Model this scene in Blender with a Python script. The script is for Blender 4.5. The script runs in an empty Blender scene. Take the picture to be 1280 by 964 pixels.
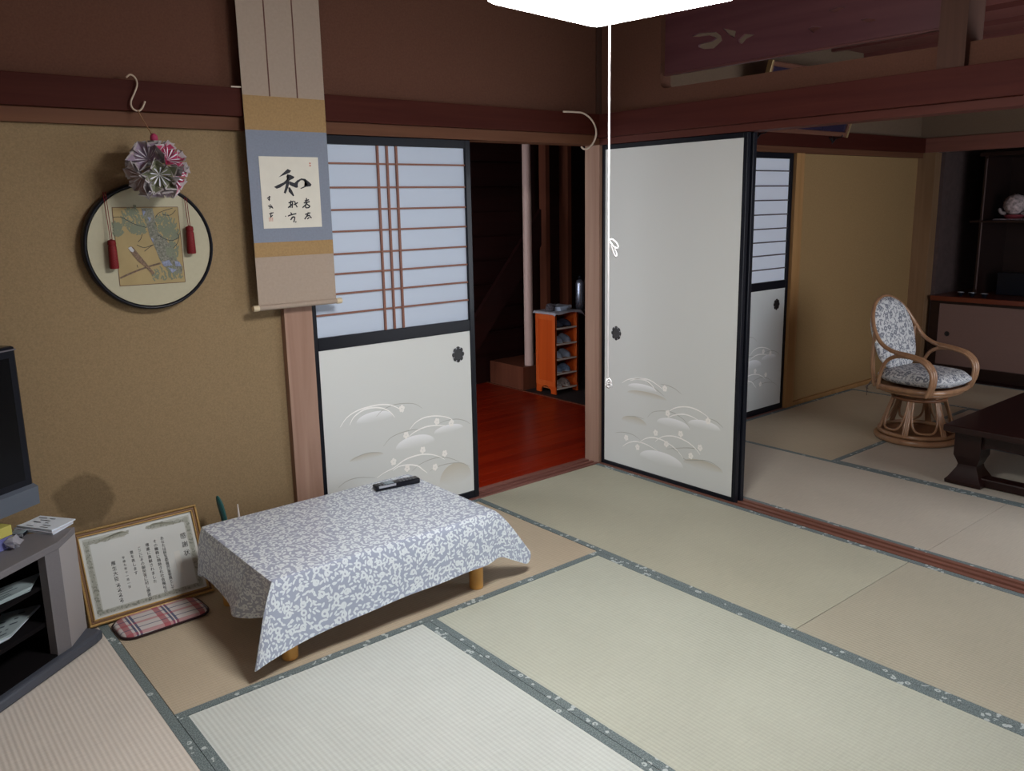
import bpy, bmesh, math, random
from mathutils import Vector, Matrix
PI = math.pi
sc = bpy.context.scene
COL = sc.collection
random.seed(7)

# ---------------------------------------------------------------- materials
def s2l(c):
    return tuple((x / 12.92 if x <= 0.04045 else ((x + 0.055) / 1.055) ** 2.4) for x in [v / 255 for v in c])

def new_mat(name):
    m = bpy.data.materials.new(name); m.use_nodes = True
    nt = m.node_tree
    return m, nt, nt.nodes['Principled BSDF']

def nd(nt, t, **k):
    n = nt.nodes.new(t)
    for a, v in k.items():
        if a.startswith('i_'): n.inputs[a[2:].replace('_', ' ')].default_value = v
        else: setattr(n, a, v)
    return n

def rgba(c): return (c[0], c[1], c[2], 1)

def plain(name, col, rough=.6, spec=.4, metal=0., noise=None, bump=None, coat=0., emit=None, trans=0., alpha=1.):
    """col is linear rgb; noise=(scale, amount); bump=(scale, strength, distance)"""
    m, nt, b = new_mat(name)
    b.inputs['Base Color'].default_value = rgba(col)
    b.inputs['Roughness'].default_value = rough
    b.inputs['Specular IOR Level'].default_value = spec
    b.inputs['Metallic'].default_value = metal
    b.inputs['Coat Weight'].default_value = coat
    b.inputs['Transmission Weight'].default_value = trans
    if noise or bump:
        tc = nd(nt, 'ShaderNodeTexCoord')
    if noise:
        n = nd(nt, 'ShaderNodeTexNoise'); n.inputs['Scale'].default_value = noise[0]; n.inputs['Detail'].default_value = 5
        nt.links.new(tc.outputs['Object'], n.inputs['Vector'])
        mr = nd(nt, 'ShaderNodeMapRange'); mr.inputs['To Min'].default_value = 1 - noise[1]; mr.inputs['To Max'].default_value = 1 + noise[1]
        mr.inputs['From Min'].default_value = .25; mr.inputs['From Max'].default_value = .75
        nt.links.new(n.outputs['Fac'], mr.inputs['Value'])
        mx = nd(nt, 'ShaderNodeVectorMath', operation='MULTIPLY'); mx.inputs[0].default_value = col[:3]
        cb = nd(nt, 'ShaderNodeCombineXYZ')
        for i in range(3): nt.links.new(mr.outputs[0], cb.inputs[i])
        nt.links.new(cb.outputs[0], mx.inputs[1]); nt.links.new(mx.outputs[0], b.inputs['Base Color'])
    if bump:
        n = nd(nt, 'ShaderNodeTexNoise'); n.inputs['Scale'].default_value = bump[0]; n.inputs['Detail'].default_value = 4
        nt.links.new(tc.outputs['Object'], n.inputs['Vector'])
        bp = nd(nt, 'ShaderNodeBump'); bp.inputs['Strength'].default_value = bump[1]; bp.inputs['Distance'].default_value = bump[2]
        nt.links.new(n.outputs['Fac'], bp.inputs['Height']); nt.links.new(bp.outputs[0], b.inputs['Normal'])
    if emit:
        b.inputs['Emission Color'].default_value = rgba(emit[0]); b.inputs['Emission Strength'].default_value = emit[1]
    return m

def wood(name, c1, c2, axis='z', scale=1., rough=.5, spec=.4, coat=0.):
    """grain running along the axis"""
    m, nt, b = new_mat(name)
    tc = nd(nt, 'ShaderNodeTexCoord'); mp = nd(nt, 'ShaderNodeMapping')
    s = [26 * scale] * 3; s['xyz'.index(axis)] = 1.3 * scale
    mp.inputs['Scale'].default_value = s
    nt.links.new(tc.outputs['Object'], mp.inputs['Vector'])
    n = nd(nt, 'ShaderNodeTexNoise'); n.inputs['Scale'].default_value = 1.; n.inputs['Detail'].default_value = 6; n.inputs['Distortion'].default_value = .6
    nt.links.new(mp.outputs[0], n.inputs['Vector'])
    cr = nd(nt, 'ShaderNodeValToRGB')
    cr.color_ramp.elements[0].position = .32; cr.color_ramp.elements[0].color = rgba(c1)
    cr.color_ramp.elements[1].position = .68; cr.color_ramp.elements[1].color = rgba(c2)
    nt.links.new(n.outputs['Fac'], cr.inputs[0]); nt.links.new(cr.outputs[0], b.inputs['Base Color'])
    b.inputs['Roughness'].default_value = rough; b.inputs['Specular IOR Level'].default_value = spec; b.inputs['Coat Weight'].default_value = coat
    b.inputs['Coat Roughness'].default_value = .15
    bp = nd(nt, 'ShaderNodeBump'); bp.inputs['Strength'].default_value = .15; bp.inputs['Distance'].default_value = .001
    nt.links.new(n.outputs['Fac'], bp.inputs['Height']); nt.links.new(bp.outputs[0], b.inputs['Normal'])
    return m

def math_n(nt, op, a, b=None, c=None):
    n = nd(nt, 'ShaderNodeMath', operation=op)
    for i, v in enumerate((a, b, c)):
        if v is None: continue
        if isinstance(v, (int, float)): n.inputs[i].default_value = v
        else: nt.links.new(v, n.inputs[i])
    return n.outputs[0]

def mixc(nt, fac, a, b):
    n = nd(nt, 'ShaderNodeMix', data_type='RGBA')
    nt.links.new(fac, n.inputs['Factor'])
    for s, v in ((6, a), (7, b)):
        if isinstance(v, tuple): n.inputs[s].default_value = rgba(v)
        else: nt.links.new(v, n.inputs[s])
    return n.outputs[2]

def tatami(name, col, pitch=.0148):
    """rush matting: ribs along local y, fine rushes across"""
    m, nt, b = new_mat(name)
    tc = nd(nt, 'ShaderNodeTexCoord'); sx = nd(nt, 'ShaderNodeSeparateXYZ')
    nt.links.new(tc.outputs['Object'], sx.inputs[0])
    w = math_n(nt, 'SINE', math_n(nt, 'MULTIPLY', sx.outputs['X'], 2 * PI / pitch))
    r = math_n(nt, 'SINE', math_n(nt, 'MULTIPLY', sx.outputs['Y'], 2 * PI / .0062))
    mp = nd(nt, 'ShaderNodeMapping'); mp.inputs['Scale'].default_value = (14, 420, 1)
    nt.links.new(tc.outputs['Object'], mp.inputs['Vector'])
    n = nd(nt, 'ShaderNodeTexNoise'); n.inputs['Scale'].default_value = 1; n.inputs['Detail'].default_value = 2
    nt.links.new(mp.outputs[0], n.inputs['Vector'])
    n2 = nd(nt, 'ShaderNodeTexNoise'); n2.inputs['Scale'].default_value = 2.3; n2.inputs['Detail'].default_value = 3
    nt.links.new(tc.outputs['Object'], n2.inputs['Vector'])
    v = math_n(nt, 'ADD', 1., math_n(nt, 'MULTIPLY', w, .045))
    v = math_n(nt, 'ADD', v, math_n(nt, 'MULTIPLY', math_n(nt, 'SUBTRACT', n.outputs['Fac'], .5), .30))
    v = math_n(nt, 'ADD', v, math_n(nt, 'MULTIPLY', math_n(nt, 'SUBTRACT', n2.outputs['Fac'], .5), .22))
    cb = nd(nt, 'ShaderNodeCombineXYZ')
    for i in range(3): nt.links.new(v, cb.inputs[i])
    mx = nd(nt, 'ShaderNodeVectorMath', operation='MULTIPLY'); mx.inputs[0].default_value = col
    nt.links.new(cb.outputs[0], mx.inputs[1]); nt.links.new(mx.outputs[0], b.inputs['Base Color'])
    h = math_n(nt, 'ADD', w, math_n(nt, 'MULTIPLY', r, .4))
    bp = nd(nt, 'ShaderNodeBump'); bp.inputs['Strength'].default_value = .35; bp.inputs['Distance'].default_value = .0012
    nt.links.new(h, bp.inputs['Height']); nt.links.new(bp.outputs[0], b.inputs['Normal'])
    b.inputs['Roughness'].default_value = .62; b.inputs['Specular IOR Level'].default_value = .3
    return m

def brocade(name):
    """grey-green mat edging with small pale blossoms"""
    m, nt, b = new_mat(name)
    tc = nd(nt, 'ShaderNodeTexCoord')
    v = nd(nt, 'ShaderNodeTexVoronoi'); v.inputs['Scale'].default_value = 42
    nt.links.new(tc.outputs['Object'], v.inputs['Vector'])
    n = nd(nt, 'ShaderNodeTexNoise'); n.inputs['Scale'].default_value = 9; n.inputs['Detail'].default_value = 1
    nt.links.new(tc.outputs['Object'], n.inputs['Vector'])
    n3 = nd(nt, 'ShaderNodeTexNoise'); n3.inputs['Scale'].default_value = 260; n3.inputs['Detail'].default_value = 3
    nt.links.new(tc.outputs['Object'], n3.inputs['Vector'])
    d = v.outputs['Distance']
    ring = math_n(nt, 'MULTIPLY', math_n(nt, 'LESS_THAN', d, .36), math_n(nt, 'GREATER_THAN', d, .13))
    sel = math_n(nt, 'GREATER_THAN', n.outputs['Fac'], .50)
    fac = math_n(nt, 'MULTIPLY', ring, sel)
    base = mixc(nt, math_n(nt, 'GREATER_THAN', n3.outputs['Fac'], .52), s2l((94, 108, 110)), s2l((130, 143, 145)))
    out = mixc(nt, math_n(nt, 'MULTIPLY', fac, .75), base, s2l((205, 214, 214)))
    nt.links.new(out, b.inputs['Base Color']); b.inputs['Roughness'].default_value = .6
    return m

def sprig(name, base, leaf, scale, rough=.35, spec=.5, coat=0., cover=.62, ring=False):
    """printed leaves and ringed blossoms, driven by uv in metres"""
    m, nt, b = new_mat(name)
    uv = nd(nt, 'ShaderNodeUVMap')
    def layer(sc_, ofs, rx, ry, blossom):
        ad = nd(nt, 'ShaderNodeVectorMath', operation='ADD'); ad.inputs[1].default_value = ofs
        nt.links.new(uv.outputs[0], ad.inputs[0])
        sl = nd(nt, 'ShaderNodeVectorMath', operation='SCALE'); sl.inputs['Scale'].default_value = sc_
        nt.links.new(ad.outputs[0], sl.inputs[0])
        v = nd(nt, 'ShaderNodeTexVoronoi', voronoi_dimensions='2D'); v.inputs['Scale'].default_value = 1; v.inputs['Randomness'].default_value = .75
        nt.links.new(sl.outputs[0], v.inputs['Vector'])
        df = nd(nt, 'ShaderNodeVectorMath', operation='SUBTRACT')
        nt.links.new(sl.outputs[0], df.inputs[0]); nt.links.new(v.outputs['Position'], df.inputs[1])
        sp = nd(nt, 'ShaderNodeSeparateColor'); nt.links.new(v.outputs['Color'], sp.inputs[0])
        ro = nd(nt, 'ShaderNodeVectorRotate', rotation_type='Z_AXIS')
        nt.links.new(df.outputs[0], ro.inputs['Vector']); nt.links.new(math_n(nt, 'MULTIPLY', sp.outputs[0], 6.28), ro.inputs['Angle'])
        ml = nd(nt, 'ShaderNodeVectorMath', operation='MULTIPLY'); ml.inputs[1].default_value = (1 / rx, 1 / ry, 0)
        nt.links.new(ro.outputs[0], ml.inputs[0])
        ln = nd(nt, 'ShaderNodeVectorMath', operation='LENGTH'); nt.links.new(ml.outputs[0], ln.inputs[0])
        L = ln.outputs['Value']
        a = math_n(nt, 'LESS_THAN', L, 1.)
        if blossom: a = math_n(nt, 'MULTIPLY', a, math_n(nt, 'GREATER_THAN', L, .38))
        return a
    a = layer(scale, (0, 0, 0), .38, .17, ring)
    c = layer(scale * .9, (.37, .21, 0), .38, .16, ring)
    d = layer(scale * .42, (.11, .53, 0), .23, .23, True)
    f = math_n(nt, 'MAXIMUM', math_n(nt, 'MAXIMUM', a, c), d)
    out = mixc(nt, math_n(nt, 'MULTIPLY', f, cover), base, leaf)
    nt.links.new(out, b.inputs['Base Color'])
    b.inputs['Roughness'].default_value = rough; b.inputs['Specular IOR Level'].default_value = spec; b.inputs['Coat Weight'].default_value = coat
    return m

def attr_mix(name, c0, c1, rough=.7):
    """printed ink fading between two colours by a vertex attribute"""
    m, nt, b = new_mat(name)
    a = nd(nt, 'ShaderNodeAttribute'); a.attribute_name = 'ink'
    nt.links.new(mixc(nt, a.outputs['Fac'], c0, c1), b.inputs['Base Color'])
    b.inputs['Roughness'].default_value = rough; b.inputs['Specular IOR Level'].default_value = .25
    return m

# ---------------------------------------------------------------- mesh builder
class B:
    def __init__(self, T=None):
        self.bm = bmesh.new(); self.T = T or Matrix(); self.uvs = {}; self.inks = {}
    def v(self, p): return self.bm.verts.new(self.T @ Vector(p))
    def f(self, vs):
        try: return self.bm.faces.new(vs)
        except ValueError: return None
    def box(self, x0, x1, y0, y1, z0, z1, bev=0., seg=2):
        vs = [self.v(p) for p in ((x0, y0, z0), (x1, y0, z0), (x1, y1, z0), (x0, y1, z0), (x0, y0, z1), (x1, y0, z1), (x1, y1, z1), (x0, y1, z1))]
        fs = [self.f([vs[i] for i in q]) for q in ((3, 2, 1, 0), (4, 5, 6, 7), (0, 1, 5, 4), (1, 2, 6, 5), (2, 3, 7, 6), (3, 0, 4, 7))]
        if bev:
            es = list({e for f in fs for e in f.edges})
            bmesh.ops.bevel(self.bm, geom=es, offset=bev, segments=seg, affect='EDGES', profile=.5)
        return self
    def prism(self, poly, axis, a0, a1, bev=0.):
        """poly: 2d points in the two other axes (cyclic order), extruded along axis"""
        def P(p, a):
            return {'x': (a, p[0], p[1]), 'y': (p[0], a, p[1]), 'z': (p[0], p[1], a)}[axis]
        A = [self.v(P(p, a0)) for p in poly]; C = [self.v(P(p, a1)) for p in poly]
        n = len(poly)
        fs = [self.f(A[::-1]), self.f(C)] + [self.f([A[i], A[(i + 1) % n], C[(i + 1) % n], C[i]]) for i in range(n)]
        fs = [f for f in fs if f]
        bmesh.ops.recalc_face_normals(self.bm, faces=fs)
        if bev:
            es = list({e for f in fs[:2] for e in f.edges})
            bmesh.ops.bevel(self.bm, geom=es, offset=bev, segments=2, affect='EDGES', profile=.5)
        return self
    def tube(self, pts, r, n=8, closed=False, flat=1.):
        pts = [Vector(p) for p in pts]; m = len(pts)
        rs = r if isinstance(r, (list, tuple)) else [r] * m
        t0 = (pts[1] - pts[0]).normalized()
        up = Vector((0, 0, 1)) if abs(t0.z) < .9 else Vector((0, 1, 0))
        nrm = (up - t0 * up.dot(t0)).normalized()
        rings = []
        for i, p in enumerate(pts):
            if closed: t = (pts[(i + 1) % m] - pts[i - 1]).normalized()
            else: t = (pts[min(i + 1, m - 1)] - pts[max(i - 1, 0)]).normalized()
            nrm = nrm - t * nrm.dot(t)
            if nrm.length < 1e-6: nrm = t.orthogonal()
            nrm.normalize(); bn = t.cross(nrm)
            rings.append([self.v(p + (nrm * math.cos(2 * PI * k / n) + bn * math.sin(2 * PI * k / n) * flat) * rs[i]) for k in range(n)])
        for i in range(m if closed else m - 1):
            a, c = rings[i], rings[(i + 1) % m]
            for k in range(n): self.f([a[k], a[(k + 1) % n], c[(k + 1) % n], c[k]])
        if not closed:
            self.f(rings[0][::-1]); self.f(rings[-1])
        return self
    def lathe(self, prof, c, n=24, axis='z', sq=False):
        """prof: (radius, height) list; sq: square section"""
        c = Vector(c); rings = []
        for (r, h) in prof:
            ring = []
            for k in range(n):
                a = 2 * PI * (k + (.5 if sq else 0)) / n
                d = (math.cos(a) * r, math.sin(a) * r, h)
                o = {'z': (d[0], d[1], d[2]), 'y': (d[0], d[2], d[1]), 'x': (d[2], d[0], d[1])}[axis]
                ring.append(self.v(c + Vector(o)))
            rings.append(ring)
        fs = []
        for a, b in zip(rings, rings[1:]):
            for k in range(n): fs.append(self.f([a[k], a[(k + 1) % n], b[(k + 1) % n], b[k]]))
        fs += [self.f(rings[0][::-1]), self.f(rings[-1])]
        bmesh.ops.recalc_face_normals(self.bm, faces=[f for f in fs if f])
        return self
    def grid(self, fn, nu, nv, uvfn=None, closed_u=False):
        V = [[self.v(fn(i / nu, j / nv)) for j in range(nv + 1)] for i in range(nu if closed_u else nu + 1)]
        for i in range(nu):
            for j in range(nv):
                a = V[i]; b = V[(i + 1) % len(V)]
                self.f([a[j], b[j], b[j + 1], a[j + 1]])
        if uvfn:
            for i in range(len(V)):
                for j in range(nv + 1): self.uvs[V[i][j]] = uvfn(i / nu, j / nv)
        return V
    def poly(self, pts):
        f = self.f([self.v(p) for p in pts]); return f
    def ribbon(self, pts, w, nrm, taper=False):
        """flat stroke along pts (3d) lying on a plane with normal nrm"""
        pts = [Vector(p) for p in pts]; nrm = Vector(nrm); m = len(pts); prev = None
        for i, p in enumerate(pts):
            t = (pts[min(i + 1, m - 1)] - pts[max(i - 1, 0)]).normalized(); s = nrm.cross(t).normalized()
            ww = w * (1 if not taper else (.25 + .75 * math.sin(PI * min(1, max(.0, (i + .4) / (m - .2))))))
            a, b = self.v(p + s * ww / 2), self.v(p - s * ww / 2)
            if prev: self.f([prev[0], a, b, prev[1]])
            prev = (a, b)
        return self
    def mesh(self, me, T):
        vs = [self.bm.verts.new(self.T @ (T @ v.co)) for v in me.vertices]
        for p in me.polygons: self.f([vs[i] for i in p.vertices])
        return self
    def build(self, name, mat, parent=None, loc=None, smooth=False, recalc=False, solid=0., sub=0):
        if recalc: bmesh.ops.recalc_face_normals(self.bm, faces=self.bm.faces[:])
        o_loc = Vector(loc) if loc is not None else (ORG[parent] if parent is not None else Vector((0, 0, 0)))
        me = bpy.data.meshes.new(name)
        if self.uvs:
            self.bm.verts.index_update(); UVS = {v.index: q for v, q in self.uvs.items()}
        if self.inks:
            self.bm.verts.index_update(); INK = {v.index: q for v, q in self.inks.items()}
        for v in self.bm.verts: v.co -= o_loc
        for f in self.bm.faces: f.smooth = bool(smooth)
        self.bm.to_mesh(me); self.bm.free()
        if self.uvs:
            ul = me.uv_layers.new(name='UVMap')
            for l in me.loops: ul.data[l.index].uv = UVS.get(l.vertex_index, (0, 0))
        if self.inks:
            at = me.attributes.new('ink', 'FLOAT', 'POINT')
            for i, q in INK.items(): at.data[i].value = q
        if smooth and smooth is not True:
            me.set_sharp_from_angle(angle=math.radians(smooth))
        me.materials.append(mat)
        o = bpy.data.objects.new(name, me); COL.objects.link(o)
        ORG[o] = o_loc
        if parent is not None: o.parent = parent
        else: o.location = o_loc
        if solid:
            md = o.modifiers.new('thickness', 'SOLIDIFY'); md.thickness = solid; md.offset = 0
        if sub:
            md = o.modifiers.new('smooth', 'SUBSURF'); md.levels = sub; md.render_levels = sub
        return o
ORG = {}

def thing(name, label, cat, loc=(0, 0, 0), group=None):
    o = bpy.data.objects.new(name, None); COL.objects.link(o); o.location = loc; o.empty_display_size = .05
    o['label'] = label; o['category'] = cat
    if group: o['group'] = group
    ORG[o] = Vector(loc)
    return o

def tag(o, label, cat, group=None):
    o['label'] = label; o['category'] = cat
    if group: o['group'] = group
    return o

def struct(o):
    o['kind'] = 'structure'; return o

def copy_tree(o, parent=None):
    c = o.copy(); COL.objects.link(c)
    if parent is not None: c.parent = parent
    for ch in list(o.children): copy_tree(ch, c)
    return c

def catmull(pts, n=6, closed=False):
    pts = [Vector(p) for p in pts]; out = []; m = len(pts)
    for i in range(m if closed else m - 1):
        g = (lambda k: pts[k % m]) if closed else (lambda k: pts[min(max(k, 0), m - 1)])
        p0, p1, p2, p3 = g(i - 1), g(i), g(i + 1), g(i + 2)
        for k in range(n):
            t = k / n
            out.append(.5 * ((2 * p1) + (p2 - p0) * t + (2 * p0 - 5 * p1 + 4 * p2 - p3) * t * t + (3 * p1 - p0 - 3 * p2 + p3) * t ** 3))
    if not closed: out.append(pts[-1])
    return out

def text_mesh(body, size=1.):
    cu = bpy.data.curves.new('lettering', 'FONT'); cu.body = body; cu.size = size; cu.align_x = 'CENTER'; cu.align_y = 'CENTER'
    cu.resolution_u = 2
    o = bpy.data.objects.new('lettering', cu)
    me = bpy.data.meshes.new_from_object(o)
    bpy.data.objects.remove(o); bpy.data.curves.remove(cu)
    return me

def curve_mesh(outlines, extrude):
    """flat outlines (first is the border, the others holes) -> mesh in xy with thickness"""
    cu = bpy.data.curves.new('cut', 'CURVE'); cu.dimensions = '2D'; cu.fill_mode = 'BOTH'; cu.extrude = extrude
    for ol in outlines:
        sp = cu.splines.new('POLY'); sp.points.add(len(ol) - 1); sp.use_cyclic_u = True
        for p, q in zip(sp.points, ol): p.co = (q[0], q[1], 0, 1)
    o = bpy.data.objects.new('cut', cu); me = bpy.data.meshes.new_from_object(o)
    bpy.data.objects.remove(o); bpy.data.curves.remove(cu)
    return me
LAMP = 60; EXPO = 0; FILL_FRONT = .4; WIN2 = 6.3; FILL_HALL = 5
F_WHITE=[[(-0.158,0.5),(-0.199,0.525),(-0.255,0.54),(-0.318,0.548),(-0.362,0.546),(-0.415,0.527),(-0.467,0.501)],[(-0.218,0.521),(-0.264,0.538),(-0.327,0.541),(-0.371,0.523),(-0.407,0.491)],[(-0.486,0.388),(-0.528,0.419),(-0.585,0.438),(-0.642,0.443),(-0.698,0.433),(-0.749,0.413)],[(-0.487,0.36),(-0.529,0.382),(-0.586,0.398),(-0.635,0.398),(-0.684,0.387)],[(-0.166,0.132),(-0.204,0.16),(-0.26,0.181),(-0.324,0.184),(-0.378,0.174),(-0.422,0.162)],[(-0.288,0.18),(-0.332,0.212),(-0.386,0.23),(-0.447,0.231),(-0.508,0.216),(-0.559,0.192),(-0.597,0.16)],[(-0.404,0.211),(-0.447,0.245),(-0.506,0.264),(-0.565,0.266),(-0.631,0.252),(-0.681,0.226),(-0.705,0.204)]]
F_GREY=[[(-0.432,0.536),(-0.483,0.536),(-0.533,0.525),(-0.579,0.502)],[(-0.336,0.535),(-0.38,0.514),(-0.424,0.494),(-0.463,0.473)],[(-0.348,0.338),(-0.383,0.372),(-0.444,0.39),(-0.512,0.396),(-0.579,0.377),(-0.612,0.357),(-0.637,0.328)],[(-0.753,0.407),(-0.8,0.399),(-0.842,0.375)],[(-0.108,0.201),(-0.165,0.216),(-0.241,0.217),(-0.296,0.199)],[(-0.193,0.313),(-0.258,0.325),(-0.322,0.322)],[(-0.483,0.186),(-0.6,0.218),(-0.665,0.229),(-0.705,0.228)],[(-0.517,0.2),(-0.567,0.184),(-0.618,0.155),(-0.722,0.178),(-0.785,0.176),(-0.839,0.155)]]
F_MOON=[[(-0.305,0.489),(-0.407,0.484),(-0.282,0.516)],[(-0.526,0.323),(-0.637,0.328),(-0.504,0.362)],[(-0.724,0.355),(-0.824,0.352),(-0.699,0.39)],[(-0.446,0.107),(-0.595,0.107),(-0.405,0.162)]]
F_HILL=[[(-0.723,0.138),(-0.847,0.141),(-0.698,0.176)],[(-0.337,0.452),(-0.476,0.461),(-0.319,0.477)],[(-0.249,0.287),(-0.34,0.297),(-0.249,0.323)]]
F_FLOWER=[[(-0.465,0.517),(-0.488,0.385),(-0.75,0.393),(-0.407,0.261),(-0.577,0.289),(-0.704,0.241),(-0.646,0.184),(-0.279,0.152),(-0.194,0.189),(-0.482,0.214)]]
S_WHITE=[[(-1.645,0.519),(-1.609,0.557),(-1.559,0.579),(-1.502,0.588),(-1.439,0.589),(-1.381,0.579),(-1.337,0.557),(-1.308,0.529)],[(-1.596,0.521),(-1.573,0.553),(-1.528,0.576),(-1.478,0.581),(-1.427,0.572),(-1.383,0.548),(-1.355,0.514)],[(-1.276,0.438),(-1.24,0.467),(-1.191,0.482),(-1.135,0.481),(-1.078,0.469),(-1.035,0.451),(-1.011,0.431)],[(-1.284,0.404),(-1.242,0.423),(-1.179,0.435),(-1.116,0.43),(-1.059,0.418)],[(-1.469,0.239),(-1.425,0.256),(-1.372,0.268),(-1.317,0.292),(-1.262,0.301),(-1.206,0.3),(-1.151,0.287),(-1.101,0.264),(-1.077,0.246)],[(-1.379,0.255),(-1.345,0.268),(-1.291,0.265),(-1.237,0.247),(-1.21,0.223),(-1.183,0.199)]]
S_GREY=[[(-1.455,0.535),(-1.415,0.562),(-1.355,0.575),(-1.289,0.571),(-1.236,0.558),(-1.196,0.53)],[(-1.425,0.385),(-1.384,0.418),(-1.323,0.432),(-1.255,0.434),(-1.201,0.424)],[(-1.101,0.438),(-1.05,0.444),(-0.992,0.44),(-0.94,0.421),(-0.911,0.4)],[(-1.598,0.352),(-1.547,0.367),(-1.49,0.368),(-1.433,0.354)],[(-1.672,0.238),(-1.628,0.259),(-1.566,0.262),(-1.478,0.242)],[(-1.272,0.228),(-1.223,0.253),(-1.151,0.265),(-1.08,0.259),(-1.022,0.235),(-0.985,0.214)],[(-1.168,0.205),(-1.118,0.218),(-1.052,0.219),(-0.978,0.207),(-0.919,0.175)]]
S_MOON=[[(-1.462,0.522),(-1.365,0.516),(-1.46,0.561)],[(-1.245,0.355),(-1.134,0.347),(-1.25,0.404)],[(-1.045,0.391),(-0.957,0.387),(-1.051,0.421)]]
S_HILL=[[(-1.011,0.125),(-0.913,0.128),(-1.015,0.215)],[(-1.517,0.346),(-1.427,0.344),(-1.515,0.369)]]
S_FLOWER=[[(-1.314,0.55),(-1.297,0.415),(-1.115,0.45),(-1.029,0.425),(-1.374,0.298),(-1.205,0.322),(-1.075,0.277),(-1.136,0.219),(-1.299,0.249)]]
WA_BRUSH=[[(-1.847,1.652),(-1.832,1.645),(-1.839,1.637),(-1.888,1.619)],[(-1.911,1.581),(-1.894,1.589),(-1.868,1.599),(-1.843,1.619),(-1.856,1.619),(-1.85,1.631),(-1.835,1.628),(-1.819,1.621),(-1.823,1.615),(-1.841,1.607),(-1.857,1.595),(-1.885,1.578),(-1.9,1.574)],[(-1.855,1.605),(-1.842,1.603),(-1.845,1.593),(-1.85,1.578),(-1.863,1.554),(-1.871,1.558),(-1.863,1.578)],[(-1.85,1.578),(-1.843,1.58),(-1.834,1.566),(-1.826,1.546),(-1.831,1.543),(-1.849,1.562)],[(-1.842,1.603),(-1.818,1.595),(-1.807,1.593),(-1.807,1.579),(-1.815,1.577),(-1.836,1.585),(-1.845,1.591)],[(-1.823,1.595),(-1.809,1.607),(-1.79,1.615),(-1.773,1.613),(-1.754,1.599),(-1.746,1.591),(-1.75,1.583),(-1.771,1.581),(-1.793,1.573),(-1.798,1.575),(-1.779,1.583),(-1.763,1.589),(-1.769,1.599),(-1.782,1.607),(-1.793,1.607),(-1.805,1.597),(-1.808,1.587)]]
SMALL_BRUSH=[[(-1.781,1.524),(-1.761,1.529)],[(-1.786,1.516),(-1.758,1.521)],[(-1.793,1.497),(-1.78,1.507),(-1.771,1.517)],[(-1.772,1.536),(-1.776,1.513)],[(-1.776,1.513),(-1.767,1.508),(-1.758,1.5)],[(-1.777,1.508),(-1.778,1.497),(-1.763,1.498),(-1.762,1.508)],[(-1.783,1.469),(-1.759,1.476)],[(-1.768,1.478),(-1.775,1.464),(-1.787,1.45)],[(-1.777,1.462),(-1.763,1.466)],[(-1.765,1.467),(-1.761,1.46),(-1.755,1.454)],[(-1.775,1.451),(-1.765,1.457)],[(-1.853,1.517),(-1.83,1.524)],[(-1.842,1.527),(-1.847,1.498)],[(-1.857,1.498),(-1.845,1.506),(-1.834,1.515)],[(-1.835,1.521),(-1.839,1.497)],[(-1.826,1.525),(-1.822,1.51),(-1.816,1.499)],[(-1.831,1.509),(-1.812,1.518)],[(-1.847,1.479),(-1.842,1.472)],[(-1.858,1.463),(-1.854,1.467),(-1.822,1.474)],[(-1.836,1.463),(-1.849,1.449)],[(-1.845,1.457),(-1.83,1.46),(-1.836,1.439)],[(-1.83,1.439),(-1.824,1.441)],[(-1.872,1.465),(-1.868,1.463)],[(-1.944,1.536),(-1.929,1.543)],[(-1.934,1.546),(-1.935,1.526)],[(-1.94,1.531),(-1.931,1.534)],[(-1.942,1.507),(-1.923,1.499)],[(-1.932,1.513),(-1.935,1.495)],[(-1.928,1.508),(-1.922,1.496)],[(-1.94,1.475),(-1.921,1.48)],[(-1.93,1.481),(-1.935,1.463)],[(-1.925,1.47),(-1.936,1.461)]]
SEALS=[[(-1.75,1.679),(-1.74,1.678),(-1.742,1.66),(-1.752,1.661)],[(-1.943,1.461),(-1.923,1.462),(-1.922,1.445),(-1.943,1.445)]]
TRUNK=[[(-2.421,1.507),(-2.38,1.506),(-2.375,1.463),(-2.369,1.419),(-2.343,1.39),(-2.322,1.357),(-2.31,1.315),(-2.29,1.285),(-2.295,1.257),(-2.33,1.267),(-2.36,1.29),(-2.373,1.319),(-2.385,1.36),(-2.4,1.404),(-2.407,1.448)]]
FOLIAGE=[[(-2.45,1.463),(-2.406,1.462),(-2.446,1.504)],[(-2.512,1.428),(-2.493,1.427),(-2.509,1.451)],[(-2.345,1.446),(-2.301,1.445),(-2.342,1.478)],[(-2.323,1.405),(-2.293,1.404),(-2.321,1.429)],[(-2.349,1.244),(-2.292,1.24),(-2.341,1.284)],[(-2.44,1.425),(-2.41,1.424),(-2.439,1.441)],[(-2.323,1.34),(-2.299,1.339),(-2.32,1.373)]]
TWIGS=[[(-2.521,1.476),(-2.492,1.475),(-2.453,1.451),(-2.408,1.436)],[(-2.426,1.413),(-2.432,1.397),(-2.444,1.384)],[(-2.449,1.374),(-2.424,1.363),(-2.39,1.372)],[(-2.425,1.349),(-2.404,1.364),(-2.39,1.372)],[(-2.374,1.471),(-2.356,1.49),(-2.307,1.505)],[(-2.345,1.482),(-2.318,1.479),(-2.296,1.497)],[(-2.369,1.407),(-2.343,1.39),(-2.319,1.385),(-2.294,1.396),(-2.3,1.412)],[(-2.318,1.356),(-2.3,1.376),(-2.294,1.396)],[(-2.454,1.291),(-2.456,1.301)]]
BRANCH=[[(-2.52,1.256),(-2.471,1.275),(-2.419,1.291),(-2.371,1.302)]]
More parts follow.
